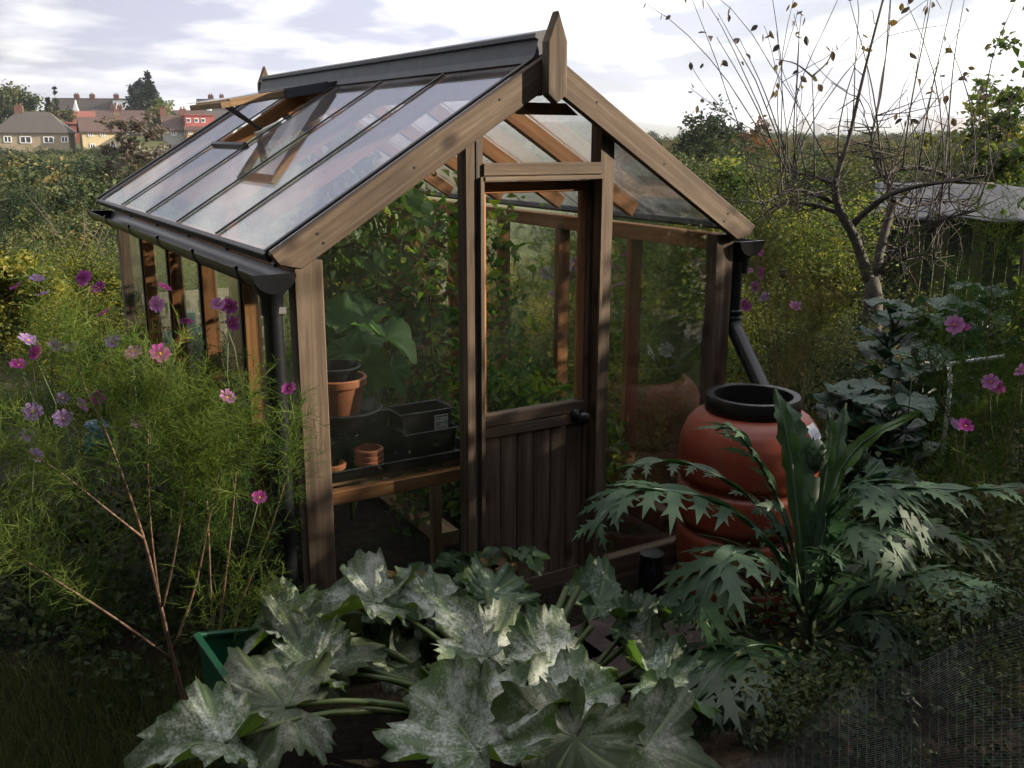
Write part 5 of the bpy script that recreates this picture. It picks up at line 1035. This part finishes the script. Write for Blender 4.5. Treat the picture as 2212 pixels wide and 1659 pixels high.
# poppy heads
for lab, px, py, d in (('round grey poppy seed head right of the downpipe', 1690, 590, 5.4), ('round grey poppy seed head among the cabbages', 1976, 760, 5.0)):
    P = AT(px, py, d); th = thing('poppy_head', lab, 'seed head', (P[0], P[1], 0)); b = MB(); b.lathe([(.003, -.028), (.016, -.02), (.022, 0), (.017, .016), (.022, .02), (.001, .024)], P, 12); b.build('capsule', plain('poppy_capsule', (.12, .12, .12), .7), th, True)
    b = MB(); b.tube([(P[0]-.05, P[1], 0), P*np.array((1, 1, .5)), P], .003, 5); b.build('stem', M['stem'], th, True)
# white pipe
P0, P1, P2 = AT(2053, 830, 5.0), AT(2050, 786, 5.0), AT(2168, 770, 4.7); th = thing('pipe_frame', 'white plastic pipe frame among the feathery leaves at right', 'pipe', (P0[0], P0[1], 0)); b = MB(); b.tube([(P0[0], P0[1], 0), P0, P1], .011, 10); b.build('upright', M['white'], th, True); b = MB(); b.tube([P1, P2], .010, 10); b.build('crossbar', M['white'], th, True)
# things beyond the left wall: pallet bin, stakes, barrel, blue bag
pb = thing('compost_bin', 'grey pallet compost bin behind the greenhouse', 'compost bin', (.95, 4.6, -.0))
for i in range(4): bar('slat', M['wood_grey'], (.45, 4.60, .02+.16*i), (1.45, 4.62, .11+.16*i), pb)
for x in (.45, .92, 1.40): bar('post', M['wood_grey'], (x, 4.625, 0), (x+.07, 4.70, .66), pb)
pb = thing('pallet', 'weathered pallet leaning behind the far left corner', 'pallet', (.9, 5.0, 0))
for i in range(6): b = MB(); x = .55+.15*i; b.beam((x, 5.05, -.2), (x+.03, 5.3, .6), .10, .018, (0, -1, .2)); b.build('slat', M['wood_grey'], pb)
for z in (.1, .4, .72): b = MB(); b.beam((.48, 5.13+z*.24, z-.1), (1.40, 5.13+z*.24, z-.1), .03, .09, (0, 0, 1)); b.build('bearer', M['wood_grey'], pb)
for i, (px, py, py1, d) in enumerate(((500, 640, 800, 7), (530, 660, 820, 7.3), (465, 690, 830, 7.6), (560, 650, 790, 8))):
    b = MB(); q0, q1 = AT(px, py1, d), AT(px-8, py, d); b.beam(q0, q1, .03, .03); o = b.build('garden_stake', M['wood_pale'], None); tag(o, ('pale garden stake nearest the downpipe behind the left glass wall', 'second garden stake from the downpipe behind the glass', 'leftmost garden stake behind the left glass wall', 'farthest garden stake behind the left glass wall')[i], 'stake', 'stakes behind the glass')
P = AT(415, 775, 7.5); b = MB(); b.lathe([(.001, -.5), (.17, -.5), (.20, -.2), (.20, .1), (.17, .22), (.05, .24), (.05, .36), (.001, .36)], P, 20); o = b.build('green_barrel', plain('green_plastic', (.02, .10, .075), .4), None, True); tag(o, 'dark green plastic barrel behind the left wall glass', 'barrel')
P = AT(215, 935, 5.2); V, F, T, Gc = big_leaf(rg, .2, ruffle=.2, nr=8, na=40); b = MB(); b.lathe([(.001, -.12), (.06, -.11), (.075, -.04), (.06, .02), (.065, .04), (.03, .06), (.001, .05)], P, 14); o = b.build('blue_bag', plain('blue_plastic_sack', (.02, .13, .26), .35, bump=.9, bscale=25), None, True); o.data.transform(Matrix.Identity(4)); tag(o, 'crumpled blue plastic sack half hidden behind the cosmos', 'sack')
rv = np.random.default_rng(5); co = np.array([v.co for v in o.data.vertices]); co += rv.normal(size=co.shape)*.012; o.data.vertices.foreach_set('co', co.astype(np.float32).ravel())
# tall growth round the sunny side and back of the plot, out of the picture: the hedge shades the foreground, the trees are added to cut sky light
hd = thing('boundary_hedge', 'tall leafy hedge along the sunny side of the plot', 'hedge', (6.6, -2.6, 0)); r = np.random.default_rng(71); P = []; T = []
for i in range(760):
    u = r.uniform(-5.5, 3.6); z = 3.7*r.random()**.8; y = -2.5+u; top = (3.22 if y > -2.9 else 3.45)+.08*math.sin(u*1.7)+.14*math.sin(u*4.3+1)-(.2 if y < -4.6 else 0)
    if z > top or (abs(y+4.3) < .65 and 2.45 < z < 3.4 and r.random() < .85): continue
    c = np.array((6.5+r.normal()*.25, y, z)); P.append(c+r.normal(size=(60, 3))*.15); T.append(np.clip(.5+.2*r.normal(size=60), 0, 1))
v, f, t_ = leaves(np.concatenate(P), .10, r, T=np.concatenate(T)); part('foliage', v, f, G_['mid'], hd, t_)
b = MB()
for i in range(9): x = np.array((6.5+r.normal()*.1, -6.4+i*.95, 0)); b.tube([x, x+(0, .1, 1.2), x+(.1, 0, 2.6)], [.05, .035, .01], 6)
b.build('stems', M['bark'], hd, True)
spots = [CAM+np.array((math.sin(R(az)), math.cos(R(az)), 0))*(6.0+.6*math.sin(az)) for az in np.arange(146, 322, 22)]+[np.array((7.6, -7.6, 0)), np.array((5.2, -8.2, 0))]
for i, q in enumerate(spots):  # unseen trees added to keep sky light off the gable and foreground
    q = np.array(q); q[2] = 0; H_ = 10.5+1.2*math.sin(i*1.3)
    th = thing('sky_block_tree', ['first', 'second', 'third', 'fourth', 'fifth', 'sixth', 'seventh', 'eighth', 'ninth', 'tenth'][i]+' added evergreen, unseen behind the viewer, blocking sky light', 'tree', q, 'added trees blocking sky light')
    P_, T_, c_ = crown_pts(r, 1.8, H_/2, 170, 46, clump=.42, shell=.35, rough=.15); v, f, t_ = leaves(P_, .32, r, w=.4, T=T_); mobj('crown', fastmesh('crown', v, f, t_), G_['dark'], th)
    b = MB(); limbs(r, b, (0, 0, -.2), (0, 0, H_*.7), .14, c_[:8]); mobj('trunk', fastmesh('trunk', b.V, b.F, None, b.G, True), M['bark'], th)
# ------------------------------------------------------------------ inside the greenhouse: staging and pots
bn = thing('potting_bench', 'rough timber staging inside the left front corner', 'bench', (.5, .4, 0))
WP = M['wood_pale']
bar('front_rail', WI, (.112, .14, .565), (.90, .185, .62), bn); bar('back_rail', WP, (.112, .62, .565), (.95, .66, .62), bn)
for i in range(5): bar('slat', WP, (.115+.001*i, .19+.088*i, .622), (.86, .268+.088*i, .64), bn)
for x in (.13, .80):
    for y in (.19, .57): bar('leg', WP, (x, y, .0), (x+.045, y+.045, .56), bn)
fb = thing('floor_joist', 'pale timber joist lying across the greenhouse floor', 'timber', (.95, 1.2, 0)); b = MB(); b.beam((.90, .60, .10), (.95, 2.4, .10), .10, .07); b.build('beam', WP, fb)
def tray(label, x0, y0, x1, y1, z, h, taper=.012, m='black', rot=0, name='seed_tray', group=None, lab=False):
    th = thing(name, label, 'tray' if 'tray' in name else 'pot', ((x0+x1)/2, (y0+y1)/2, z), group); c = np.array(((x0+x1)/2, (y0+y1)/2, z)); ca, sa = math.cos(rot), math.sin(rot)
    def Q(x, y, zz): dx, dy = x-c[0], y-c[1]; return (c[0]+dx*ca-dy*sa, c[1]+dx*sa+dy*ca, zz)
    def ring(i, zz, t_): return [Q(x0+i+t_, y0+i+t_, zz), Q(x1-i-t_, y0+i+t_, zz), Q(x1-i-t_, y1-i-t_, zz), Q(x0+i+t_, y1-i-t_, zz)]
    rs = [ring(0, z, taper), ring(0, z+h-.008, .002), ring(-.008, z+h-.008, 0), ring(-.008, z+h, 0), ring(.003, z+h, 0), ring(.003, z+.004, taper)]
    V = [p for q in rs for p in q]; F = [(3, 2, 1, 0)]+[(a*4+k, a*4+(k+1) % 4, (a+1)*4+(k+1) % 4, (a+1)*4+k) for a in range(5) for k in range(4)]+[(20, 21, 22, 23)]
    b = MB(); b.add(V, F); o = b.build('body', M[m], th)
    md = o.modifiers.new('bevel', 'BEVEL'); md.width = .003; md.segments = 1; md.limit_method = 'ANGLE'
    if lab:
        xa, xb = x1-.085, x1-.022; yy = y0-.0015; za, zb_ = z+h*.30, z+h*.30+.075
        part('label', [(xa, yy+.004, za), (xb, yy+.004, za), (xb, yy-.002, zb_), (xa, yy-.002, zb_)], [(0, 1, 2, 3)], M['white'], th)
        yy -= .0035
        for k, (u0, u1, w0, w1, mm) in enumerate(((.08, .55, .86, .92, 'ink'), (.6, .95, .86, .92, 'ink'), (.08, .4, .74, .78, 'ink'), (.08, .5, .5, .56, 'ink'), (.08, .36, .40, .45, 'ink'), (.62, .92, .44, .66, 'mint'))):
            part('label_print', [(xa+(xb-xa)*u0, yy, za+.075*w0), (xa+(xb-xa)*u1, yy, za+.075*w0), (xa+(xb-xa)*u1, yy, za+.075*w1), (xa+(xb-xa)*u0, yy, za+.075*w1)], [(0, 1, 2, 3)], M[mm], th)
        for k in range(9):
            u0 = .18+.07*k; part('label_print', [(xa+(xb-xa)*u0, yy, za+.075*.06), (xa+(xb-xa)*(u0+.035), yy, za+.075*.06), (xa+(xb-xa)*(u0+.035), yy, za+.075*.26), (xa+(xb-xa)*u0, yy, za+.075*.26)], [(0, 1, 2, 3)], M['ink'], th)
    return th
def pot(label, x, y, z, r0, r1, h, m='terracotta', rim=.02, name='flower_pot', cat='pot', group=None):
    th = thing(name, label, cat, (x, y, z), group); b = MB()
    b.lathe([(.001, 0), (r0, 0), (r0+(r1-r0)*.85, h-rim), (r1+.006, h-rim), (r1+.008, h-.004), (r1+.004, h), (r1-.004, h), (r1-.006, h-.01), (r0-.004, .01), (.001, .01)], (x, y, z), 36); b.build('body', M[m], th, 'auto'); return th
tray('wide shallow black seed tray under the pots on the staging', .13, .17, .80, .58, .642, .05)
tray('black rectangular pot standing in the tray, right of the small pots', .52, .24, .755, .40, .655, .115)
tray('black pot with a white price label stacked in another pot', .50, .245, .735, .39, .715, .14, lab=True, rot=0.0)
tray('stack of black seed trays behind the terracotta pot', .20, .36, .50, .56, .70, .15, rot=.06); tray('uppermost black seed tray of the stack behind', .21, .37, .50, .56, .79, .065, rot=-.08)
tray('tilted empty black pot left of the labelled one', .42, .33, .52, .43, .66, .105, rot=.2)
pot('wide black saucer carrying the terracotta pot', .285, .33, .845, .13, .150, .055, 'black', .012, 'saucer', 'saucer')
pot('large terracotta pot near the left corner post', .255, .30, .87, .078, .108, .165, 'terracotta', .03)
pot('black pot nested in the large terracotta pot', .250, .305, .955, .075, .095, .125, 'black', .015)
for i in range(3): pot(('lowest', 'middle', 'top')[i]+' one of the small stacked terracotta pots in the tray', .345, .225, .658+.022*i, .040, .052, .045, 'terracotta', .02)
pot('small terracotta pot beside the corner post', .19, .235, .658, .040, .052, .05, 'terracotta', .02)
jm, jt = mat('green_jar_glass'); jb = N(jt, 'ShaderNodeBsdfPrincipled', i_Roughness=.12); jb.inputs['Base Color'].default_value = (.03, .12, .07, 1); jb.inputs['Transmission Weight'].default_value = .55; out(jt, jb.outputs[0])
for i, (x, y, lab) in enumerate(((.235, .29, 'left green glass jar in the tray'), (.305, .30, 'right green glass jar in the tray'))):
    th = thing('glass_jar', lab, 'jar', (x, y, .655)); b = MB(); b.lathe([(.001, 0), (.034, 0), (.037, .01), (.037, .10), (.028, .12), (.028, .135), (.025, .135), (.033, .1), (.033, .012), (.001, .01)], (x, y, .655), 24); b.build('glass', jm, th, True)
# ------------------------------------------------------------------ plants inside
ri = np.random.default_rng(91)
def vine(name, label, x, y, h, m, n, leaf, rad, cat, m2=None, lean=0):
    th = thing(name, label, cat, (x, y, 0)); b = MB()
    for k in range(3):
        a = ri.random()*6.3; q = np.array((x+math.cos(a)*rad*.4, y+math.sin(a)*rad*.4, 0)); b.tube([q, q+(ri.normal()*.05, ri.normal()*.05, h*.4), q+(ri.normal()*.1+lean*.5, ri.normal()*.08, h*.75), q+(ri.normal()*.15+lean, ri.normal()*.1, h)], [.008, .007, .005, .003], 6)
    b.build('stems', M['stem'], th, True)
    P = []; T = []
    for k in range(n):
        z = h*(.1+.9*ri.random()); a = ri.random()*6.3; rr_ = rad*ri.random()**.6; c = np.array((x+math.cos(a)*rr_+lean*z/h, y+math.sin(a)*rr_, z)); kk = ri.integers(5, 10)
        P.append(c+ri.normal(size=(kk, 3))*.05); T.append(np.clip(.45+.25*ri.normal()+.1*ri.normal(size=kk), 0, 1))
    P = np.concatenate(P); T = np.concatenate(T); sel = ri.random(len(P)) < (.55 if m2 else 2)
    v, f, t_ = leaves(P[sel], leaf, ri, w=.34, fold=.3, up=.25, axis=np.array((0, 0, -.45)), T=T[sel]); tag(part('foliage', v, f, G_[m], th, t_), kind='stuff')
    if m2: v, f, t_ = leaves(P[~sel], leaf*.85, ri, w=.26, fold=.5, up=.0, axis=np.array((0, 0, -.9)), droop=.4, T=T[~sel]); tag(part('withered_foliage', v, f, G_[m2], th, t_), kind='stuff')
    return th
vine('tomato_plant', 'tall tomato vine with withered brown leaves left of the door jamb', 1.10, 1.55, 1.75, 'lush', 170, .075, .30, 'tomato plant', 'brown')
vine('tomato_plant', 'tall green tomato vine reaching the glass roof', .88, 1.9, 1.95, 'lush', 180, .085, .28, 'tomato plant')
vine('tomato_plant', 'half dead tomato vine against the back of the greenhouse', 1.45, 2.3, 1.6, 'lush', 90, .07, .28, 'tomato plant', 'brown')
vine('tomato_plant', 'thin tomato vine behind the door pane', 1.70, 1.6, 1.6, 'lush', 110, .065, .26, 'tomato plant', None, -.1)
vine('tomato_plant', 'yellowing tomato vine just left of the door jamb', .98, 1.05, 1.5, 'lush', 110, .06, .20, 'tomato plant', 'brown')
vine('pepper_plant', 'bushy green plant low behind the door pane', 1.60, 1.05, .72, 'lush', 130, .07, .30, 'plant')
vine('pepper_plant', 'bushy yellow green plant near the door knob', 1.78, .75, .60, 'lush', 100, .06, .24, 'plant')
vine('pepper_plant', 'leafy plant low in the right front corner', 1.55, .45, .50, 'mid', 80, .055, .28, 'plant')
vine('pepper_plant', 'dark leafy plant under the tomato vine', 1.05, 1.0, .62, 'lush', 80, .065, .24, 'plant')
sq = thing('squash_plant', 'broad leaved squash plant behind the pots', 'squash plant', (.55, .95, 0)); so_ = np.array((.55, .95, .15))
for (px, py, d, s, an, u, c) in ((755, 700, 4.25, .15, 25, .7, .35), (850, 735, 4.15, .15, -12, .75, .35), (718, 680, 4.4, .13, 150, .8, .3), (800, 665, 4.6, .13, 70, .5, .5), (795, 800, 4.15, .13, -70, .4, .7), (735, 765, 4.05, .13, 200, .6, .5), (850, 805, 4.5, .11, -70, .4, .7), (880, 690, 4.7, .12, 20, .6, .45), (700, 730, 4.3, .12, 120, .6, .5), (790, 735, 4.35, .12, 40, .6, .5)):
    place_leaf(sq, ri, px, py, d, s, an, G_['squash'], u, c, 0, origin=so_, stalk=.007, lobes=((0, .98), (.8, .85), (-.8, .85), (1.7, .75), (-1.7, .75)), wid=.5, body=.66, serr=.06, nser=20, nr=7, na=56, ruffle=.12, fold=ri.uniform(.05, .45), droop=ri.uniform(.3, .9))
cu = thing('cucumber_plant', 'climbing cucumber with big drooping leaves behind the left gable glass', 'cucumber plant', (.95, 1.5, 0)); b = MB(); b.tube([(.95, 1.5, 0), (.93, 1.52, .8), (.98, 1.48, 1.4), (.9, 1.5, 1.75)], [.010, .009, .007, .004], 7); b.build('stem', M['stem'], cu, True)
for k in range(30):
    px, py = ri.uniform(765, 950), ri.uniform(400, 720); d = ri.uniform(4.6, 5.3)
    place_leaf(cu, ri, px, py, d, ri.uniform(.06, .11), ri.uniform(220, 320), G_['squash'], .45, .6, ri.normal()*.4, origin=(.95, 1.5, AT(px, py, d)[2]+.05), stalk=.004, lobes=((0, 1.0), (.9, .85), (-.9, .85), (1.8, .7), (-1.8, .7)), wid=.45, body=.62, serr=.05, nser=20, nr=4, na=36, droop=.5)
# cosmos and white flowers behind the right wall glass
cosmos('cosmos_plant', 'pink and white cosmos seen through the right wall glass', (3.0, 2.4, 0), [([(1290, 800, 6.8), (1280, 640, 6.8), (1290, 540, 6.8)], .005, .0015, 2), ([(1450, 800, 6.2), (1430, 640, 6.2), (1450, 560, 6.2)], .005, .0015, 2), ([(1350, 820, 6.5), (1370, 680, 6.5), (1380, 560, 6.5)], .005, .0015, 2)], 90, (1180, 1560, 520, 820, 5.8, 7.2), .5, s=1.4,
    flowers=[(1240, 572, 6.6, 'pink'), (1225, 590, 6.7, 'magenta'), (1292, 590, 6.6, 'pink'), (1340, 617, 6.3, 'pink'), (1362, 545, 6.5, 'magenta'), (1515, 570, 6.0, 'pink'), (1325, 580, 6.5, 'magenta'), (1490, 715, 6.0, 'white'), (1440, 755, 6.0, 'white'), (1410, 760, 6.1, 'white'), (1520, 730, 6.1, 'white'), (1180, 590, 6.8, 'lilac'), (1195, 640, 6.8, 'pink'), (1260, 640, 6.6, 'lilac'), (1525, 605, 6.0, 'magenta')], fsize=.055)
# ------------------------------------------------------------------ in front: strawberries, bottle, slabs, green tray, net, grass
def strawberry(label, x, y, n):
    th = thing('strawberry_plant', label, 'strawberry plant', (x, y, 0), 'strawberry plants along the front')
    for k in range(n):
        a = ri.random()*6.3; rr_ = .20*ri.random()**.7; hh = .12+.20*ri.random(); c = np.array((x+math.cos(a)*rr_, y+math.sin(a)*rr_*.7, hh)); mm = G_['strawberry_old'] if ri.random() < .13 else G_['strawberry']; b0 = np.array((x, y, 0.0))
        b = MB(); b.tube([b0, (b0+c)/2+(0, 0, .05), c], [.0025, .002, .0015], 5, False); b.build('leafstalk', M['stem'], th, True)
        V = []; F = []; T = []; Gs = []; nn = 0
        for q in (-1, 0, 1):
            aa = a+q*1.5+ri.normal()*.2; dr = np.array((math.cos(aa), math.sin(aa), .1-.3*ri.random())); z = nrm(np.array((-.2*math.cos(aa), -.4-.2*math.sin(aa), 1.0))+ri.normal(size=3)*.25); L = big_leaf(ri, .052*ri.uniform(.8, 1.2), lobes=((0, 1.0),), wid=1.0, body=.62, serr=.14, nser=18, nr=3, na=32, ruffle=.05, cup=.1, droop=.2, fold=.25, notch=.8)
            x_ = nrm(dr-z*(dr@z)); y_ = np.cross(z, x_); V.append(L[0]@np.stack([x_, y_, z])+c+dr*.035); F.append(L[1]+nn); T.append(L[2]); Gs.append(L[3]); nn += len(L[0])
        part('leaf', np.concatenate(V), np.concatenate(F), mm, th, np.concatenate(T), np.concatenate(Gs), True)
strawberry('strawberry plant with a yellow leaf beside the door jamb', .52, -.14, 26); strawberry('strawberry plant in front of the left gable glass', .36, -.20, 24); strawberry('strawberry plant nearest the left corner post', .20, -.14, 14); strawberry('strawberry plant just left of the door boards', .70, -.20, 18); strawberry('low strawberry plant behind the courgette leaves', .50, -.32, 18)
P = ATZ(1405, 1290, -.02); bt = thing('dark_bottle', 'dark glossy bottle standing beside the water butt', 'bottle', P); b = MB(); b.lathe([(.001, 0), (.05, 0), (.055, .01), (.055, .15), (.05, .18), (.052, .19), (.052, .21), (.001, .21)], P, 24); b.build('glass', plain('dark_bottle_glass', (.012, .012, .018), .12), bt, 'auto')
for i, (px, py) in enumerate(((1450, 1400), (1310, 1400), (1160, 1400))):
    P = ATZ(px, py, .02); b = MB(); b.box(P+(-.19, -.19, -.03), P+(.19, .19, .012), .006); o = b.build('paving_slab', plain('worn_red_slab', (.045, .033, .029), .85, var=.3, scale=12, bump=.5, bscale=80), None); o.rotation_euler = (0, 0, 0); tag(o, ('brown paving slab by the water butt', 'brown paving slab in front of the door', 'brown paving slab under the courgette leaves')[i], 'paving slab', 'slabs along the path')
P = ATZ(480, 1430, .05); gt = thing('green_crate', 'green plastic crate tucked behind the courgette leaves', 'crate', P); 
gm = plain('green_crate_plastic', (.006, .075, .034), .35)
c4 = [AT(425, 1372, 2.95), AT(600, 1355, 3.15), AT(640, 1480, 2.9), AT(500, 1480, 2.75)]
cn = sum(c4)/4
for i in range(4):
    a_, b_ = c4[i], c4[(i+1) % 4]; bb = MB(); bb.beam(a_, b_, .02, .012, (0, 0, 1)); bb.build('rim', gm, gt); lo = np.array((0, 0, -.16)); s_ = .9
    part('side', [a_, b_, cn+(b_-cn)*s_+lo, cn+(a_-cn)*s_+lo], [(0, 1, 2, 3)], gm, gt)
lo = np.array((0, 0, -.16)); part('floor', [cn+(q-cn)*.9+lo for q in c4], [(0, 1, 2, 3)], gm, gt)
# fine black net draped over weeds
nt_ = thing('garden_net', 'fine black mesh net draped over weeds at the lower right', 'net', AT(2000, 1600, 2.4)*np.array((1, 1, 0)))
def net_pt(u, v):
    "u across, v up the drape"
    px = 1560+u*760; top = 1640-370*min(1, max(0, (u-.05)))**.8; py = top+v*(1760-top); d = 2.75-.55*v-.25*u+.07*math.sin(u*9+v*4)+.05*math.sin(u*21-v*6)+.04*math.sin(v*13+u*5)
    return AT(px, py+9*math.sin(u*14+v*3), d)
nu, nv = 34, 24; grid = np.array([[net_pt(i/nu, j/nv) for j in range(nv+1)] for i in range(nu+1)])
def samp(u, v):
    x, y = u*nu, v*nv; i = np.minimum(x.astype(int), nu-1); j = np.minimum(y.astype(int), nv-1); fx = (x-i)[:, None]; fy = (y-j)[:, None]
    return grid[i, j]*(1-fx)*(1-fy)+grid[i+1, j]*fx*(1-fy)+grid[i, j+1]*(1-fx)*fy+grid[i+1, j+1]*fx*fy
def threads(n, along, w):
    Vs = []; Fs = []; k = 0; s = np.linspace(0, 1, 40)
    for q in np.linspace(0, 1, n):
        P = samp(s, np.full(40, q)) if along else samp(np.full(40, q), s); t_ = np.gradient(P, axis=0); vd = P-CAM; sd_ = np.cross(t_, vd); sd_ = sd_/np.linalg.norm(sd_, axis=1)[:, None]*.7+np.array((0, 0, .4)); sd_ /= np.linalg.norm(sd_, axis=1)[:, None]
        Vs.append(np.stack([P-sd_*w, P+sd_*w], 1).reshape(-1, 3)); i = np.arange(39)*2+k; Fs.append(np.stack([i, i+2, i+3, i+1], 1)); k += 80
    return np.concatenate(Vs), np.concatenate(Fs)
nm = plain('net_thread_glint', (.14, .145, .155), .4)  # black thread given a lighter colour to stand for its sun glint
v, f = threads(64, True, .00045); tag(part('cross_threads', v, f, nm, nt_), kind='stuff'); v, f = threads(40, False, .00022); tag(part('long_threads', v, f, nm, nt_), kind='stuff')
r = np.random.default_rng(66)
mass('netted_weeds', 'green weeds growing under the black net', [(r.uniform(1640, 2260), r.uniform(1430, 1700), r.uniform(2.6, 2.95), r.uniform(.05, .12)) for _ in range(46)]+[(r.uniform(1960, 2260), r.uniform(1290, 1500), r.uniform(2.75, 3.05), r.uniform(.06, .13)) for _ in range(24)], G_['wood_dark'], .022, 70, 67)
# rough grass bottom left
n = 5200; gx_, gy_ = [], []
px = r.uniform(-80, 520, n); py = r.uniform(1440, 1760, n); B = np.array([ATZ(a_, b_, 0.0) for a_, b_ in zip(px, py)]); D = r.normal(size=(n, 3))*.35+np.array((0, 0, 1.0)); D /= np.linalg.norm(D, axis=1)[:, None]
v, f = filaments(r, B-np.array((0, 0, .02)), D, r.uniform(.05, .17, n), .0018); o = mobj('rough_grass', fastmesh('rough_grass', v, f, np.repeat(r.random(n), 5)), leafmat('shaded_grass', [(.030, .045, .016), (.055, .075, .022), (.10, .10, .04)], .3)); tag(o, 'rough dark grass at the lower left', 'grass', kind='stuff')

# ------------------------------------------------------------------ air
b = MB(); hx, z0, z1 = 7800, -75, 135; b.add([(-hx, -hx, z0), (hx, -hx, z0), (hx, hx, z0), (-hx, hx, z0), (-hx, -hx, z1), (hx, -hx, z1), (hx, hx, z1), (-hx, hx, z1)], [(3, 2, 1, 0), (4, 5, 6, 7), (0, 1, 5, 4), (1, 2, 6, 5), (2, 3, 7, 6), (3, 0, 4, 7)])
m, t = mat('hazy_air'); pv = N(t, 'ShaderNodeVolumePrincipled', i_Density=.00022); pv.inputs['Color'].default_value = (.86, .91, 1.0, 1); pv.inputs['Anisotropy'].default_value = .3
o_ = N(t, 'ShaderNodeOutputMaterial'); t.links.new(pv.outputs[0], o_.inputs['Volume'])
o = b.build('haze', m, None); tag(o, 'pale haze in the air over the valley', 'haze', kind='stuff')
